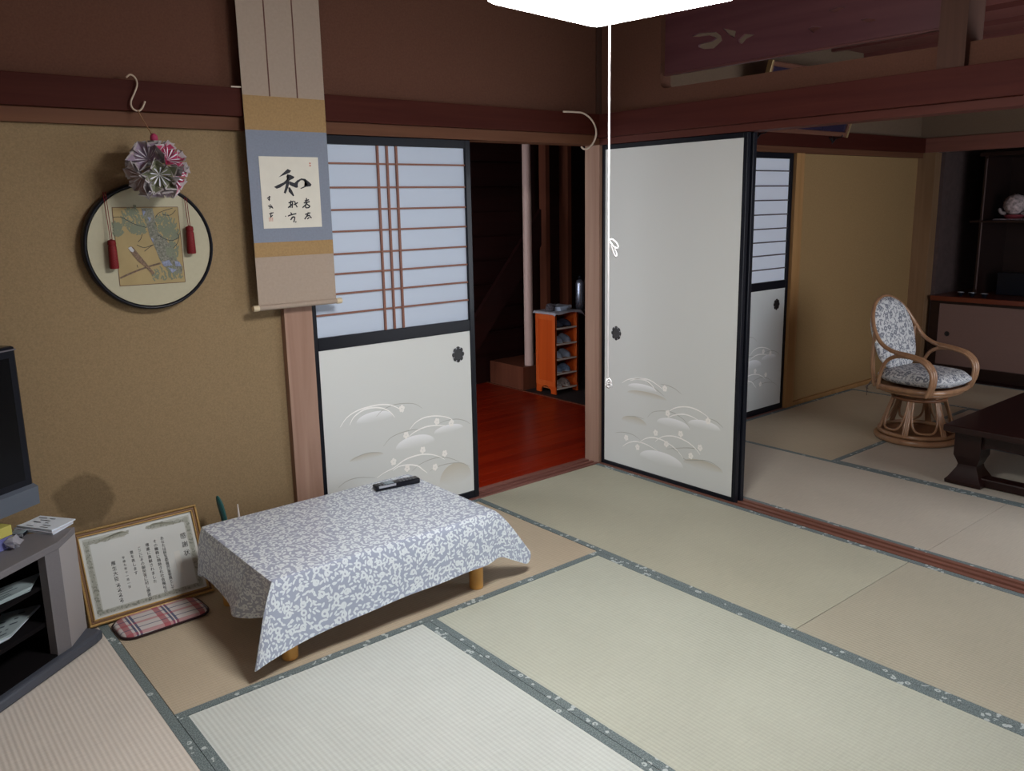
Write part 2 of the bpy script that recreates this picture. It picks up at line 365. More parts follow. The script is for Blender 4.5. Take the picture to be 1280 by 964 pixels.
BIRD=[[(-2.481,1.364),(-2.471,1.371),(-2.462,1.365),(-2.445,1.339),(-2.422,1.305),(-2.396,1.266),(-2.403,1.26),(-2.423,1.287),(-2.452,1.315),(-2.468,1.34)]]
BIRDHEAD=[[(-2.481,1.364),(-2.47,1.369),(-2.461,1.355),(-2.465,1.348),(-2.474,1.352)],[(-2.482,1.366),(-2.488,1.364),(-2.48,1.362)]]
BLUEBITS=[[(-2.367,1.306),(-2.338,1.313),(-2.328,1.292),(-2.36,1.29)],[(-2.318,1.308),(-2.299,1.302),(-2.296,1.286),(-2.316,1.287)],[(-2.345,1.285),(-2.313,1.274),(-2.331,1.263)],[(-2.401,1.475),(-2.389,1.471),(-2.395,1.455)],[(-2.417,1.499),(-2.406,1.495),(-2.416,1.476)],[(-2.397,1.4),(-2.386,1.392),(-2.391,1.38)]]
PICBORDER=[[(-2.521,1.511),(-2.287,1.509),(-2.285,1.225),(-2.523,1.227)]]
CLOUDS=[[(-0.566,2.272),(-0.611,2.28),(-0.71,2.269),(-0.738,2.248),(-0.747,2.225),(-0.701,2.197),(-0.646,2.202),(-0.609,2.215),(-0.612,2.229),(-0.684,2.232),(-0.711,2.241),(-0.675,2.259),(-0.611,2.263)],[(-0.745,2.28),(-0.822,2.254),(-0.815,2.226),(-0.777,2.248)],[(-0.835,2.215),(-0.867,2.236),(-0.922,2.222),(-0.879,2.212),(-0.858,2.193),(-0.837,2.201)]]
CLOUDS2=[[(-1.421,2.2),(-1.454,2.202),(-1.491,2.188),(-1.459,2.183)],[(-1.186,2.205),(-1.21,2.211),(-1.251,2.201),(-1.212,2.184)],[(-1.275,2.262),(-1.314,2.268),(-1.357,2.261),(-1.307,2.248)]]
# ---------------------------------------------------------------- materials used
M = {}
M['sand'] = plain('sand_plaster', (.265, .190, .108), .95, .1, noise=(160, .14), bump=(420, .5, .002))
M['sand2'] = plain('ochre_plaster', (.32, .205, .095), .95, .1, noise=(120, .10), bump=(380, .4, .002))
M['ochre_shaded'] = plain('shaded_back_plaster', (.16, .11, .075), .95, .1, noise=(120, .10))  # darker copy of the ochre; the dim upper wall is put into the colour
M['paper_lit'] = plain('lit_back_paper', (.80, .86, .97), .5, .4)  # brighter copy of the paper; light from behind is put into the colour
M['sand_shaded'] = plain('shaded_upper_plaster', (.120, .056, .038), .95, .1, noise=(140, .12), bump=(420, .4, .002))  # plaster darkened above the rails; the lamp's falloff is put into the colour
M['nageshi_x'] = wood('stained_rail', (.044, .008, .005), (.060, .013, .008), 'x', 1, .65, .12)
M['nageshi_y'] = wood('stained_rail_side', (.060, .014, .012), (.080, .021, .016), 'y', 1, .65, .12)
M['lintel_x'] = wood('lintel_wood', (.105, .042, .022), (.140, .060, .032), 'x', 1, .6, .15)
M['lintel_y'] = wood('lintel_wood_side', (.08, .022, .017), (.10, .030, .022), 'y', 1, .6, .15)
M['post'] = wood('cedar_post', (.285, .170, .125), (.38, .245, .185), 'z', .8, .6, .2)
M['post_shaded'] = wood('shaded_post', (.075, .038, .028), (.10, .052, .038), 'z', .8, .65, .12)  # post wood darkened above the rails; the dimness is put into the colour
M['postochre'] = wood('amber_post', (.33, .17, .06), (.42, .23, .09), 'z', .8, .5)
M['sill_y'] = wood('sill_wood', (.17, .070, .050), (.235, .105, .075), 'y', 1, .45)
M['sill_x'] = wood('sill_wood_front', (.19, .078, .062), (.26, .115, .092), 'x', 1, .45)
M['groove'] = plain('groove_shadow_wood', (.10, .035, .025), .7)
M['hallfloor'] = wood('red_board', (.19, .009, .002), (.30, .020, .004), 'x', .5, .34, .18, .06)
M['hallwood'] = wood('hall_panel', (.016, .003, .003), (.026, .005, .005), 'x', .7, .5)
M['hallpost'] = wood('hall_post', (.15, .045, .025), (.20, .065, .035), 'z', .8, .5)
M['log'] = wood('peeled_log', (.66, .46, .42), (.76, .56, .51), 'z', .6, .4)
M['orange'] = wood('orange_wood', (.66, .085, .011), (.80, .125, .018), 'z', .6, .35, .5, .3)
M['slate'] = plain('dark_mat', (.03, .022, .022), .7, noise=(60, .3))
M['ceil'] = wood('ceiling_board', (.15, .05, .045), (.19, .065, .055), 'y', .5, .5)
M['black'] = plain('black_lacquer', (.007, .008, .013), .28, .2, coat=.04)
M['paper'] = plain('frosted_paper', (.50, .58, .71), .5, .4)
M['lattice'] = plain('brown_lattice', (.22, .09, .06), .5)
M['latticedark'] = plain('grey_lattice', (.09, .07, .08), .5)
M['panelA'] = plain('screen_paper', (.67, .695, .685), .6, .25)
M['panelB'] = plain('sliding_door_paper', (.67, .695, .685), .6, .25)
M['ink_moon'] = attr_mix('moon_print', (.67, .695, .685), (.95, .97, 1.0), .6)
M['ink_hill'] = attr_mix('hill_print', (.67, .695, .685), (.55, .52, .44), .6)
M['ink_white'] = plain('white_print', (1.0, 1.0, .98), .5)
M['ink_grey'] = plain('grey_print', (.42, .43, .40), .6)
M['ink_cream'] = plain('cream_print', (.95, .94, .91), .5)
M['brass_black'] = plain('black_metal', (.012, .012, .014), .4, .5)
M['silver_dot'] = plain('silver_inlay', (.45, .46, .5), .35, metal=.8)
M['white_plastic'] = plain('white_plastic', (.82, .80, .77), .4)
M['cream_plastic'] = plain('cream_cable', (.66, .56, .46), .45)
M['cordwhite'] = plain('white_cord', (.95, .95, .97), .6)
M['heri'] = brocade('brocade_edging')
M['thread'] = plain('seam_gap', (.12, .09, .06), .9)

# ---------------------------------------------------------------- the setting
def S(name, mat, *boxes, bev=0.):
    b = B()
    for q in boxes: b.box(*q, bev=bev)
    return struct(b.build(name, mat))

H1, H2 = 2.46, 2.53
S('floor', M['slate'], (-4.7, 4.8, -4.7, .0, -.16, -.06))
S('wall_near', M['sand'], (-4.8, 4.8, -4.8, -4.7, -.06, H2))
S('wall_side', M['sand'], (-3.86, -3.75, -2.1, .12, -.06, H1), (-4.8, -4.7, -4.7, -2.1, -.06, H1), (-4.7, -3.86, -2.2, -2.1, -.06, H1))
S('floor', M['hallfloor'], (-4.7, -3.64, -4.7, -2.2, -.06, -.005), (-3.75, -3.64, -2.2, .035, -.06, -.005), (-3.64, .0, -4.7, -3.64, -.06, -.005))
S('ceiling', M['ceil'], (-4.7, .10, -4.7, .12, H1, H1 + .05))
# back wall of the front room, with a damp stain near the television stand
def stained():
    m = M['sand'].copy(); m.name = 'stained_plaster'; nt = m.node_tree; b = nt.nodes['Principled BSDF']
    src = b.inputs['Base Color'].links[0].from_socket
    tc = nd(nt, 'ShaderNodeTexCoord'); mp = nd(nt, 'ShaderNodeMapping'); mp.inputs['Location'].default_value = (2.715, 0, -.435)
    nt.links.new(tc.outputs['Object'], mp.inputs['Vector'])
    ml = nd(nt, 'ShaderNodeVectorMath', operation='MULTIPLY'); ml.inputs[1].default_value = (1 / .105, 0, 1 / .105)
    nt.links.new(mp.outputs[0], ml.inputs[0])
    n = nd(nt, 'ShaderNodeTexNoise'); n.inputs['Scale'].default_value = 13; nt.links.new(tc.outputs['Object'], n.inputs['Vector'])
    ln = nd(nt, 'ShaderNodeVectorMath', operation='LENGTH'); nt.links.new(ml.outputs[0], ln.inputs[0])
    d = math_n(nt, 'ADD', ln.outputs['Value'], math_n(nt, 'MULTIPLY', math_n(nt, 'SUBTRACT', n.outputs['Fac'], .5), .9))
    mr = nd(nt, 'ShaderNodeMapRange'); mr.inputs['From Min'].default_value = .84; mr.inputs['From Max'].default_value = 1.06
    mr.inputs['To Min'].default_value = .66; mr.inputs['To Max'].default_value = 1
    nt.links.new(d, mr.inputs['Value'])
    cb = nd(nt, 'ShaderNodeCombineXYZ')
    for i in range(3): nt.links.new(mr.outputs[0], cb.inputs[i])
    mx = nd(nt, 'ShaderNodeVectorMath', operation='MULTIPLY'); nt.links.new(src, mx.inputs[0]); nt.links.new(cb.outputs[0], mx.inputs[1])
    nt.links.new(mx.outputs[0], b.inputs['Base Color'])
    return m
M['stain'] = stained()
S('wall_back', M['stain'], (-3.75, -1.885, .035, .12, -.06, 1.85))
S('wall_back', M['sand_shaded'], (-3.75, .0, .03, .12, 1.85, H1))
S('trim_1', M['post'], (-1.885, -1.757, 0, .12, -.06, 1.80))
S('trim_2', M['nageshi_x'], (-3.75, -.031, -.03, .03, 1.85, 1.956), bev=.002)
S('trim_3', M['lintel_x'], (-3.75, -1.757, 0, .035, 1.80, 1.85), (-1.757, 0, 0, .12, 1.80, 1.85))
S('trim_4', M['post'], (0, .11, 0, .11, -.06, 1.84))
S('trim_23', M['post_shaded'], (.012, .11, .03, .11, 1.84, H2))
# sill of the hallway doorway
b = B(); prof = [(0, -.06), (0, .004), (.018, .004), (.018, -.006), (.041, -.006), (.041, .004), (.058, .004), (.058, -.006), (.081, -.006), (.081, .004), (.12, .004), (.12, -.06)]
b.prism(prof, 'x', -1.757, 0); struct(b.build('trim_5', M['sill_x'], recalc=True))
# sill between the rooms (two tracks)
b = B(); prof = [(0, -.06), (0, .003), (.024, .003), (.024, -.007), (.044, -.007), (.044, .003), (.066, .003), (.066, -.007), (.086, -.007), (.086, .003), (.11, .003), (.11, -.06)]
b.prism(prof, 'y', -3.64, 0); sl = struct(b.build('trim_6', M['sill_y'], recalc=True))
for q in (.024, .066):
    b = B(); b.box(q, q + .020, -3.64, 0, -.0068, -.0055); b.build('groove_shade', M['groove'], sl)  # dark strips along the tracks; the grooves' shade is put into the colour
S('trim_7', M['nageshi_y'], (-.03, .0, -3.64, .03, 1.834, 1.956), bev=.002)
S('trim_8', M['lintel_y'], (0, .11, -3.64, 0, 1.80, 1.86))
S('trim_9', M['post'], (0, .11, -3.75, -3.64, -.06, H2))
# wall above the sliding doors with two pierced openings
def transom():
    b = B(); X0, X1 = .015, .095
    b.box(X0, X1, -3.64, 0, 1.86, 2.045)
    b.box(X0, X1, -.405, 0, 2.045, H2); b.box(X0, X1, -3.64, -3.2, 2.045, H2)
    b.box(X0, X1, -3.2, -.405, 2.42, H2)
    r = .035
    for cy in (-.405, -3.2):
        s = -1 if cy > -1 else 1
        pts = [(cy, 2.045)] + [(cy + s * (r - r * math.cos(a)), 2.045 + r - r * math.sin(a)) for a in [k * PI / 2 / 6 for k in range(7)]]
        pts = [(cy, 2.045), (cy, 2.045 + r)] + [(cy + s * (r - r * math.cos(k * PI / 12)), 2.045 + r - r * math.sin(k * PI / 12)) for k in range(1, 6)] + [(cy + s * r, 2.045)]
        b.prism(pts, 'x', X0, X1)
    return struct(b.build('wall_right', M['sand_shaded']))
transom()
S('trim_10', M['post_shaded'], (-.02, .12, -1.87, -1.77, 1.957, H2))
S('wall_right', M['sand'], (0, .11, -4.7, -3.75, -.06, H2))

# ---- second room shell
S('ceiling', M['ceil'], *([(.10, 4.75, -3.75, .12, H2, H2 + .05)] + [(x, x + .035, -3.75, .03, H2 - .03, H2) for x in (.55, 1.0, 1.45, 1.9, 2.35, 2.8, 3.25)]))
S('wall_back', M['sand2'], (2.03, 3.80, .04, .12, -.06, 1.84))
S('wall_back', M['ochre_shaded'], (.11, 3.80, .03, .12, 1.84, H2))
S('wall_back', M['sand2'], (.11, 1.02, .03, .12, -.06, 1.80))
S('trim_11', M['postochre'], (1.93, 2.03, -.002, .12, -.06, 1.80))
S('trim_12', M['nageshi_x'], (.11, 3.80, -.02, .03, 1.84, 1.955), bev=.002)
S('trim_13', M['lintel_x'], (.11, 3.80, 0, .04, 1.80, 1.84))
S('baseboard_back', M['postochre'], (2.03, 3.80, .015, .04, -.06, .022))
b = B(); prof = [(0, -.06), (0, .003), (.018, .003), (.018, -.006), (.051, -.006), (.051, .003), (.12, .003), (.12, -.06)]
b.prism(prof, 'x', .11, 1.93); struct(b.build('trim_14', M['sill_x'], recalc=True))
S('wall_side', M['sand2'], (.11, 4.75, -3.86, -3.75, -.06, H2))
S('trim_15', wood('alcove_post', (.20, .115, .06), (.26, .155, .085), 'z', .8, .6, .2), (3.80, 3.91, -.10, .04, -.06, 1.84))
S('trim_16', wood('alcove_rail', (.16, .06, .045), (.21, .08, .06), 'y', 1, .45), (3.785, 3.84, -3.75, .04, 1.84, 1.955), bev=.002)
S('wall_far', M['ochre_shaded'], (3.80, 3.9, -3.75, .04, 1.955, H2))
S('wall_far', plain('alcove_plaster', (.085, .058, .055), .8, .2, noise=(20, .15)), (3.91, 4.75, -.13, -.10, -.06, 1.95), (4.70, 4.75, -3.75, -.13, -.06, 1.95))
S('wall_far', M['sand2'], (3.80, 3.9, -3.75, -2.4, -.06, 1.84))
S('ceiling', M['ceil'], (3.9, 4.75, -3.75, -.10, 1.95, 2.0))
S('floor', M['hallwood'], (3.75, 4.75, -3.75, .0, -.06, -.004))

# ---- hallway behind the doorway
b = B()
for k in range(24): b.box(-2.0, .945, .12 + k * .09, .12 + k * .09 + .0885, -.06, -.004 + .0, bev=.0012, seg=1)
struct(b.build('floor', M['hallfloor']))
S('floor', M['slate'], (.96, 2.3, .12, 2.3, -.06, -.004))
S('trim_17', M['hallpost'], (.945, .96, .12, 2.3, -.06, .0))
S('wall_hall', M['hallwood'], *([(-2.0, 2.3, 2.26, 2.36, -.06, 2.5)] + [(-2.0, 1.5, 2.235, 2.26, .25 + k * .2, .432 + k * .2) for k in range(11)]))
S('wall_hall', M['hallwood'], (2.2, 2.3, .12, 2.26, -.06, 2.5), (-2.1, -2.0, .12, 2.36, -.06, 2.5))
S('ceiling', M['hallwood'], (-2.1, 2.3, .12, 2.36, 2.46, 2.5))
S('trim_18', M['hallpost'], (.97, 1.5, 1.80, 2.235, -.004, .188))
b = B(); b.lathe([(.037, .188), (.036, 1.2), (.034, 2.46)], (1.075, 1.845, 0), 20); struct(b.build('trim_19', M['log'], smooth=40))
S('trim_20', M['hallpost'], (1.555, 1.60, 2.15, 2.235, .0, 2.46)); S('trim_21', M['hallpost'], (1.815, 1.86, 2.15, 2.26, .0, 2.46))
b = B(); b.prism([(.35, .2), (.6, .2), (1.42, 1.15), (1.42, 1.45)], 'y', 2.06, 2.10); struct(b.build('trim_22', M['hallwood'], recalc=True))

# ---- frosted windows out of view; all but the back-room one added as fill
def window(name, axis, at, a0, a1, z0, z1, inward, mat, n):
    b = B()
    def bx(p0, p1, q0, q1, d0, d1):
        lo, hi = min(at + inward * d0, at + inward * d1), max(at + inward * d0, at + inward * d1)
        if axis == 'y': b.box(p0, p1, lo, hi, q0, q1)
        else: b.box(lo, hi, p0, p1, q0, q1)
    for q in ((z0, z0 + .05), (z1 - .05, z1)): bx(a0, a1, q[0], q[1], .0, .04)
    for k in range(n + 1):
        c = a0 + .02 + (a1 - a0 - .04) * k / n; bx(c - .02, c + .02, z0 + .05, z1 - .05, .0, .04)
    w = struct(b.build(name, M['post']))
    b = B()
    lo, hi = sorted((at + inward * .012, at + inward * .018))
    if axis == 'y': b.box(a0 + .02, a1 - .02, lo, hi, z0 + .03, z1 - .03)
    else: b.box(lo, hi, a0 + .02, a1 - .02, z0 + .03, z1 - .03)
    b.build('frosted_pane', mat, w)
fill_front = plain('fill_frosted_pane', (.8, .8, .8), .5, emit=((.80, .90, 1.0), FILL_FRONT))
day2 = plain('daylit_frosted_pane_back', (.8, .8, .8), .5, emit=((.86, .92, 1.0), WIN2))
window('fill_window_1', 'x', -4.7, -4.55, -2.35, .35, 1.85, 1, fill_front, 3)  # this and the next are added, unseen, as fill for the front room
window('fill_window_2', 'y', -4.7, -4.5, -1.0, .35, 1.85, 1, fill_front, 4)
window('fill_window_4', 'x', -2.0, .45, 2.05, .55, 1.75, 1, plain('fill_hall_pane', (.8, .8, .8), .5, emit=((.94, .96, 1.0), FILL_HALL)), 3)  # added out of view to brighten the hallway
window('window_3', 'y', -3.75, .35, 2.35, .35, 1.85, 1, day2, 3)

# ---------------------------------------------------------------- tatami mats
def tatami_mat(x0, x1, y0, y1, along, col, label, group):
    cx, cy = (x0 + x1) / 2, (y0 + y1) / 2
    if label is None:       # matting outside the photo's frame: plain part of the floor
        b = B(); b.box(x0, x1, y0, y1, -.05, -.0012)
        return struct(b.build('floor', tatami('rush_floor', col), None, (cx, cy, -.05)))
    t = thing('tatami_mat', label, 'tatami mat', (cx, cy, -.05), group)
    lx, ly = (x1 - x0, y1 - y0) if along == 'y' else (y1 - y0, x1 - x0)
    if along == 'x': t.rotation_euler.z = PI / 2
    g = .0012; w = .031
    T = Matrix.Translation((cx, cy, -.05))
    b = B(T); b.box(-lx / 2 + g, lx / 2 - g, -ly / 2 + g, ly / 2 - g, 0.001, .0488, bev=.001, seg=1)
    b.build('rush_surface', tatami('rush_' + label[:20], col), t)
    for s in (-1, 1):
        b = B(T); a0, a1 = s * (lx / 2 - g * .8), s * (lx / 2 - w)
        b.box(min(a0, a1), max(a0, a1), -ly / 2 + g * .8, ly / 2 - g * .8, .002, .0500)
        b.build('edging_band', M['heri'], t)
    return t
W = .91
G1, G2 = 'tatami mats of the front room', 'tatami mats of the back room'
olive = (.47, .46, .36); pale = (.61, .65, .62); pink = (.68, .63, .57); tan = (.51, .43, .32)
tatami_mat(-W, 0, -1.82, 0, 'y', olive, 'olive tatami mat running along the white sliding door from the corner post', G1)
tatami_mat(-W, 0, -3.64, -1.82, 'y', (.45, .42, .33), 'tatami mat at the right edge, butted against the end of the corner-post mat', G1)
tatami_mat(-2 * W, -W, -2.73, -W, 'y', (.50, .52, .44), 'pale olive tatami mat in the middle, between two flowered edge bands', G1)
tatami_mat(-3 * W, -2 * W, -2.73, -W, 'y', pale, 'whitish tatami mat just in front of the clothed low table', G1)
tatami_mat(-3 * W, -W, -W, 0, 'x', tan, 'brown tatami mat lying under the clothed low table', G1)  # brown tone carries the crosswise rush's sheen, put into the colour
tatami_mat(-3.64, -3 * W, -1.82, 0, 'y', pink, 'pinkish ribbed tatami mat under the television stand', G1)
tatami_mat(-3.64, -3 * W, -3.64, -1.82, 'y', pink, None, G1)
tatami_mat(-3 * W, -W, -3.64, -2.73, 'x', olive, None, G1)
X2 = .11; g2 = (.52, .47, .39)
tatami_mat(X2, X2 + W, -1.82, 0, 'y', g2, 'greyish tatami mat just past the door track, beside the sliding door edge', G2)
tatami_mat(X2, X2 + W, -3.64, -1.82, 'y', g2, 'greyish tatami mat past the door track at the right edge', G2)
tatami_mat(X2 + W, X2 + 3 * W, -W, 0, 'x', (.50, .42, .30), 'tatami mat along the ochre wall behind the rattan chair', G2)
tatami_mat(X2 + 3 * W, 3.75, -1.82, 0, 'y', (.50, .43, .32), 'tatami mat in front of the alcove cabinet', G2)
tatami_mat(X2 + 3 * W, 3.75, -3.64, -1.82, 'y', (.50, .43, .32), None, G2)
tatami_mat(X2 + W, X2 + 2 * W, -2.73, -W, 'y', g2, 'tatami mat under the near leg of the dark table and the rattan chair', G2)
tatami_mat(X2 + 2 * W, X2 + 3 * W, -2.73, -W, 'y', g2, 'tatami mat under the far end of the dark table', G2)
tatami_mat(X2 + W, X2 + 3 * W, -3.64, -2.73, 'x', g2, None, G2)

# ---------------------------------------------------------------- sliding screens
def ellipse_print(b, axis, val, c, e, t):
    """faded dome: bright along its upper rim, fading into the paper towards its base"""
    rx = abs(e[0] - c[0]) * 1.02; rz = t[1] - c[1]
    P = (lambda u, z: (u, val, z)) if axis == 'y' else (lambda u, z: (val, u, z))
    n = 28; rows = 6
    ring = []
    for j in range(rows + 1):
        q = 1 - j / rows; row = []
        for i in range(n + 1):
            a = PI * (-.12 + 1.24 * i / n)
            u = c[0] + rx * math.cos(a) * (.05 + .95 * q); z = c[1] + rz * math.sin(a) * q - (1 - q) * rz * .35
            v = b.v(P(u, z)); row.append(v)
            b.inks[v] = max(0, q ** 1.3 * max(0, math.sin(max(0, min(PI, a)))) ** .6)
        ring.append(row)
    for j in range(rows):
        for i in range(n): b.f([ring[j][i], ring[j][i + 1], ring[j + 1][i + 1], ring[j + 1][i]])

def prints(parent, axis, val, sgn, white, grey, moon, hill, flower):
    nrm = (0, -1, 0) if axis == 'y' else (-1, 0, 0)
    P = (lambda u, z, d: (u, val - d, z)) if axis == 'y' else (lambda u, z, d: (val - d, u, z))
    b = B()
    for k, h in enumerate(hill): ellipse_print(b, axis, val - .0004 - .00005 * k, *h)
    b.build('hill_print', M['ink_hill'], parent)
    b = B()
    for k, h in enumerate(moon): ellipse_print(b, axis, val - .0007 - .00005 * k, *h)
    b.build('moon_print', M['ink_moon'], parent)
    b = B()
    for g in grey: b.ribbon(catmull([P(u, z, .0010) for u, z in g], 5), .0035, nrm, True)
    b.build('shadow_grass_print', M['ink_grey'], parent)
    b = B()
    for g in white: b.ribbon(catmull([P(u, z, .0013) for u, z in g], 5), .0070, nrm, True)
    b.build('white_grass_print', M['ink_white'], parent)
    b = B()
    for (u, z) in flower[0]:
        for k in range(5):
            a = 2 * PI * k / 5 + u * 40; r = .0095
            c = (u + r * math.cos(a), z + r * math.sin(a) * 1.1)
            b.poly([P(c[0] + .0075 * math.cos(q) , c[1] + .0085 * math.sin(q), .0016 + .00002 * k) for q in [2 * PI * i / 8 for i in range(8)]])
    b.build('blossom_print', M['ink_cream'], parent)

def pull(parent, axis, val, u, z, r=.034):
    """round black finger pull ringed with small silver studs"""
    P = (lambda a, h: (a[0], val - h, a[1])) if axis == 'y' else (lambda a, h: (val - h, a[0], a[1]))
    b = B(); n = 36; rings = []
    for rr, h in ((1.0, 0), (1.04, .0022), (.78, .003), (.72, .0012), (.0001, .0008)):
        rings.append([b.v(P((u + r * rr * (1 + .06 * math.cos(8 * 2 * PI * k / n) * (rr > .9)) * math.cos(2 * PI * k / n), z + r * 1.1 * rr * (1 + .06 * math.cos(8 * 2 * PI * k / n) * (rr > .9)) * math.sin(2 * PI * k / n)), h)) for k in range(n)])
    for A, C in zip(rings, rings[1:]):
        for k in range(n): b.f([A[k], A[(k + 1) % n], C[(k + 1) % n], C[k]])
    p = b.build('finger_pull', M['brass_black'], parent, recalc=True)
    b = B()
    for k in range(8):
        a = 2 * PI * (k + .5) / 8; c = (u + r * .9 * math.cos(a), z + r * .98 * math.sin(a))
        b.poly([P((c[0] + .0032 * math.cos(q), c[1] + .0032 * math.sin(q)), .0034) for q in [2 * PI * i / 8 for i in range(8)]])
    b.build('silver_stud_ring', M['silver_dot'], p)

def rail_frame(b, axis, d0, d1, u0, u1, z0, z1, st, top, bot, mid=None):
    def bx(a0, a1, c0, c1):
        if axis == 'y': b.box(a0, a1, d0, d1, c0, c1, bev=.0025)
        else: b.box(d0, d1, a0, a1, c0, c1, bev=.0025)
    bx(u0, u0 + st, z0, z1); bx(u1 - st, u1, z0, z1)
    bx(u0 + st, u1 - st, z0, z0 + bot); bx(u0 + st, u1 - st, z1 - top, z1)
    if mid: bx(u0 + st, u1 - st, mid[0], mid[1])

def shoji(u0, u1, val, label, groupbars, lat, design, pull_u, vbars=True, loc=None):
    t = thing('sliding_screen', label, 'sliding door', ((u0 + u1) / 2, val + .015, 0), 'half-papered sliding screens')
    st = .03
    b = B(); rail_frame(b, 'y', val, val + .030, u0, u1, -.004, 1.799, st, .038, .046, (.878, .935)); b.build('frame', M['black'], t)
    b = B(); b.box(u0 + st, u1 - st, val + .014, val + .018, .935, 1.761); b.build('frosted_pane', M['paper_lit' if lat == 'latticedark' else 'paper'], t)
    zs = [1.682, 1.58, 1.485, 1.392, 1.295, 1.208, 1.121, 1.033] if groupbars == 8 else groupbars
    b = B()
    for z in zs: b.box(u0 + st, u1 - st, val + .006, val + .0135, z - .004, z + .004)
    if vbars:
        for u in (-1.378, -1.329, -1.280): b.box(u - .005, u + .005, val + .004, val + .0135, .935, 1.761)
    b.build('lattice', M[lat], t)
    b = B(); b.box(u0 + st, u1 - st, val + .004, val + .012, .042, .878); lp = b.build('lower_panel', M['panelA'], t)
    if design: prints(lp, 'y', val + .004, -1, *design)
    if pull_u: pull(t, 'y', val + .004, pull_u, .768)
    return t
SD = (S_WHITE, S_GREY, S_MOON, S_HILL, S_FLOWER)
shoji(-1.757, -.866, .02, 'white frosted sliding screen with brown lattice and printed lower panel beside the hallway doorway', 8, 'lattice', SD, -.973)
shoji(-1.745, -.856, .062, 'sliding screen tucked behind the lattice one, showing only a black edge', 8, 'lattice', None, None, False)
sh = .905 + 1.893
SD2 = tuple([[[(p[0] + sh - .02, p[1]) for p in l] for l in L] for L in SD])
SD2 = (SD2[0], SD2[1], SD2[2], [], SD2[4])
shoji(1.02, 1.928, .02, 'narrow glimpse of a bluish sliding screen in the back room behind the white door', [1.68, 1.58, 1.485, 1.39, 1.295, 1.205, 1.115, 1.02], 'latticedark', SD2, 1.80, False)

def fusuma(x0, y0, y1, label, design):
    t = thing('sliding_door_panel', label, 'sliding door', (x0 + .014, (y0 + y1) / 2, 0), 'papered sliding door panels')
    b = B(); rail_frame(b, 'x', x0, x0 + .028, y0, y1, -.005, 1.799, .022, .025, .030); b.build('frame', M['black'], t)
    b = B(); b.box(x0 + .004, x0 + .024, y0 + .022, y1 - .022, .025, 1.774); p = b.build('paper_panel', M['panelB'], t)
    if design:
        prints(p, 'x', x0 + .004, -1, F_WHITE, F_GREY, F_MOON, F_HILL, F_FLOWER)
        pull(t, 'x', x0 + .004, -.112, .777)
    return t
fusuma(.020, -.926, -.001, 'tall plain white sliding door with moon and grass print, left of the back room', True)
fusuma(.062, -.930, -.003, 'second sliding door stacked behind the white one, showing only its black edge', False)
# ---------------------------------------------------------------- ceiling lamp
LC = (-1.80, -1.794)
LT = Matrix.Translation((LC[0], LC[1], 0)) @ Matrix.Rotation(math.radians(7.5), 4, 'Z') @ Matrix.Translation((-LC[0], -LC[1], 0))
M['diffuser'] = plain('lit_diffuser', (.9, .9, .9), .5, emit=((1.0, .985, .96), LAMP))
M['lampwood'] = wood('pale_lamp_wood', (.55, .36, .22), (.66, .46, .30), 'x', 1, .5)
t = thing('pendant_lamp', 'square wooden-framed pendant lamp glowing white over the mats', 'lamp', (LC[0], LC[1], 1.94))
def sq(h, r, n=6):
    out = []
    for sx, sy in ((1, 1), (-1, 1), (-1, -1), (1, -1)):
        a0 = math.atan2(sy, sx) - PI / 4
        for k in range(n + 1):
            a = a0 + PI / 2 * k / n
            out.append((LC[0] + sx * (h - r) + r * math.cos(a), LC[1] + sy * (h - r) + r * math.sin(a)))
    return out
b = B(LT); rings = []
for h, r, z in ((.215, .010, 2.046), (.217, .010, 1.982), (.216, .011, 1.973), (.209, .014, 1.967), (.16, .05, 1.955), (.08, .04, 1.950)):
    rings.append([b.v((x, y, z)) for x, y in sq(h, r, 3)])
for A, C in zip(rings, rings[1:]):
    n = len(A)
    for k in range(n): b.f([A[k], C[k], C[(k + 1) % n], A[(k + 1) % n]])
b.f(rings[-1]); b.build('diffuser', M['diffuser'], t, smooth=True, recalc=True)
b = B(LT)
for sx in (-1, 1):
    for sy in (-1, 1):
        b.box(LC[0] + sx * .231 - .014, LC[0] + sx * .231 + .014, LC[1] + sy * .231 - .014, LC[1] + sy * .231 + .014, 1.981, 2.055, bev=.004)
b.box(LC[0] - .242, LC[0] + .242, LC[1] - .242, LC[1] + .242, 2.047, 2.062, bev=.003)
b.build('wooden_frame', M['lampwood'], t)
b = B(LT); b.tube([(LC[0], LC[1], 2.062), (LC[0], LC[1], H1)], .004); b.lathe([(.05, H1 - .04), (.055, H1 - .002)], (LC[0], LC[1], 0), 20); b.build('hanging_cord', M['white_plastic'], t)
# pull string with its bow and end knot
SX, SY = -1.772, -1.757
t = thing('pull_string', 'long white pull string hanging from the lamp, knotted and looped', 'pull string', (SX, SY, 1.0))
b = B(); b.tube([(SX, SY, 1.958), (SX, SY, 1.0)], .0021, 8); b.build('cord', M['cordwhite'], t)
b = B(); q = 1.395
LS = .85
def lat(du, dz, dd=0): return (SX + .776 * du * LS, SY - .63 * du * LS, q + dz * LS)
b.tube(catmull([lat(0, 0), lat(.012, .002), lat(.026, -.012), lat(.028, -.024), lat(.016, -.02), lat(.004, -.006)], 5), .0026, 6)
b.tube(catmull([lat(.004, -.002), lat(.016, -.022), lat(.025, -.042), lat(.022, -.05), lat(.014, -.036), lat(.008, -.014)], 5), .0024, 6)
b.tube(catmull([lat(0, 0), lat(.01, -.016), lat(.012, -.03)], 4), .0022, 6)
b.build('bow', M['cordwhite'], t, smooth=True)
b = B(); q = 1.012
LS = 1.0
